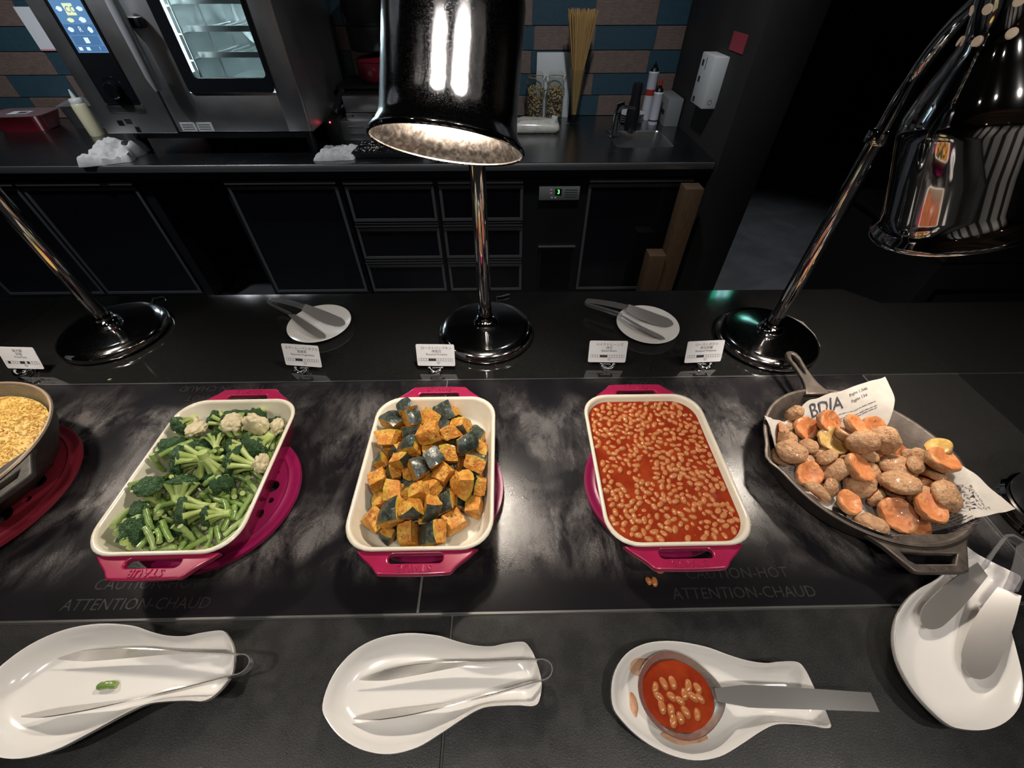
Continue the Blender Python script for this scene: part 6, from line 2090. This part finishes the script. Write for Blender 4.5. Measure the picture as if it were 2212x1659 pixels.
pr = [(.001, .004), (.025, .0065), (.042, .013), (.052, .022), (.0565, .030), (.0575, .0305), (.0565, .0312), (.051, .023), (.041, .0145), (.024, .008), (.001, .0055)]
lathe('bowl', pr, 'satin_steel', ss, 48, fn=spoon_fn)
st = []
for i in range(17):
    u = i / 16
    x = .054 + .21 * u
    z = .030 + .004 * math.sin(u * 3) + .010 * u
    st.append(((x, -.002 * u, z), (0, .0075 + .0058 * min(1, u * 5) - .0028 * u, 0)))
link('handle', ribbon_me(st, .003), 'spoon_steel', ss, smooth=40)
vs = []
sz = .0213
out = [(.0495 * math.cos(2 * math.pi * i / 30) * 1.0 + .004, .0418 * math.sin(2 * math.pi * i / 30)) for i in range(30)]
me = mesh([(x, y, sz + .0004 * math.sin(9 * x / .01)) for x, y in out] + [(.004, 0, sz + .0008)], [(i, (i + 1) % 30, 30) for i in range(30)])
sp_ = link('spoonful_sauce', me, 'sauce', None, (.232, .083, .006), (0, 0, R(-3)), smooth=80)
tag(sp_, 'red tomato sauce pooled in the serving spoon', 'sauce', kind='stuff')
rn = random.Random(4)
pts = []
while len(pts) < 17:
    x, y = rn.uniform(-.030, .036), rn.uniform(-.034, .016)
    if (x / .037) ** 2 + (y / .033) ** 2 > 1: continue
    if all(math.hypot(x - a, y - c) > .0095 for a, c in pts): pts.append((x, y))
for i, (x, y) in enumerate(pts):
    o = link('baked_bean', BN[i % 6], None, None, (.236 + x, .083 + y, .006 + sz - .0005), (rn.uniform(-.3, .3), 0, rn.uniform(1.2, 2.6)), sc=(1.1, 1.05, 1.05))
    tag(o, 'tan baked bean in the sauce of the serving spoon', 'bean', 'beans in the serving spoon')
# smear of sauce on the rest
def smear(lab, cx, cy, rx, ry, z, rz, seed):
    n = 36
    ring = []
    for k, f in ((0, 1.0), (1, .93), (2, .5)):
        ring.append([((rx * f * (1 + .22 * nv((math.cos(2 * math.pi * i / n), math.sin(2 * math.pi * i / n), seed), 1.7))) * math.cos(2 * math.pi * i / n), ry * f * (1 + .22 * nv((math.cos(2 * math.pi * i / n), math.sin(2 * math.pi * i / n), seed), 1.7)) * math.sin(2 * math.pi * i / n), (0, .0006, .0009)[k]) for i in range(n)])
    o = link('sauce_smear', loft_me(ring, cap1=True), 'sauce_thin', None, (cx, cy, z), (0, 0, rz), smooth=80)
    return tag(o, lab, 'sauce', kind='stuff')


def rest_z(x, y, cx, cy, rz, s):
    px, py = (x - cx) / s, (y - cy) / s
    px, py = px * math.cos(-rz) - py * math.sin(-rz), px * math.sin(-rz) + py * math.cos(-rz)
    best = None
    tab = ((0, .03), (.35, .05), (.58, .10), (.72, .26), (.86, .64), (.965, 1.04), (1.2, 1.04))
    for p in catmull(OUT, 4):
        sp = Vector((min(max(p.x, -.035), .165), .004 + .008 * max(0, min(1, (p.x - .03) / .1)), 0))
        d = p - sp
        t = max(0, min(1, (Vector((px, py, 0)) - sp).dot(d) / d.length_squared))
        e = (sp + d * t - Vector((px, py, 0))).length
        if best is None or e < best[0]: best = (e, t)
    t = best[1]
    for (a, fa), (b2, fb) in zip(tab, tab[1:]):
        if t <= b2: return s * (.027 * (fa + (fb - fa) * (t - a) / (b2 - a)) + .0042)


for lab, cx, cy, rx, ry, sd_ in (('orange sauce smear on the rest above the spoon bowl', .203, .118, .026, .011, 3), ('orange sauce smear on the rest below the spoon bowl', .238, .040, .034, .010, 6), ('red sauce drip on the rest beside the spoon bowl', .176, .075, .006, .014, 9)):
    o = smear(lab, cx, cy, rx, ry, 0, 0, sd_)
    for v in o.data.vertices:
        v.co.z += rest_z(cx + v.co.x, cy + v.co.y, .240, .081, R(-5), .97) + .0006

# chrome pepper mill-like canister at the picture edge
pm = empty('black_canister', 'black canister on a ridged chrome foot at the picture edge', 'canister', (1.042, .345, 0))
lathe('foot', [(.001, 0), (.085, 0), (.088, .004), (.085, .010), (.088, .014), (.085, .020), (.088, .024), (.084, .030), (.06, .034)], 'chrome', pm, 56)
lathe('body', [(.078, .033), (.079, .04), (.076, .16), (.07, .17), (.001, .172)], 'black_plastic', pm, 48)

# ---------------------------------------------------------------- put every group Empty at the base of its thing
bpy.context.view_layer.update()
for o in list(bpy.data.objects):
    if o.parent is None and o.type == 'EMPTY' and o.children and tuple(round(v, 6) for v in o.location) == (0, 0, ZC):
        lo, hi = [1e9] * 3, [-1e9] * 3
        for ch in o.children_recursive:
            if ch.type != 'MESH': continue
            for c in ch.bound_box:
                p = ch.matrix_world @ Vector(c)
                for k in range(3):
                    lo[k] = min(lo[k], p[k])
                    hi[k] = max(hi[k], p[k])
        base = Vector(((lo[0] + hi[0]) / 2, (lo[1] + hi[1]) / 2, lo[2]))
        d = base - o.location
        o.location = base
        for ch in o.children:
            ch.location = ch.location - d

# ---------------------------------------------------------------- tell things of one pile apart by their order from the front
from collections import defaultdict
same = defaultdict(list)
for o in bpy.data.objects:
    if o.parent is None and 'label' in o and o.get('group') in ('roasted pumpkin chunks', 'roast potato halves in the skillet', 'steamed broccoli florets', 'steamed cauliflower florets', 'cut green beans in the dish'):
        same[o['label']].append(o)
for lab, os_ in same.items():
    if len(os_) < 2 or len(os_) > 9 or 'lying low' in lab: continue
    for k, o in enumerate(sorted(os_, key=lambda q: q.location.y)):
        o['label'] = lab + ', %s from front' % ('first', 'second', 'third', 'fourth', 'fifth', 'sixth', 'seventh', 'eighth', 'ninth')[k]
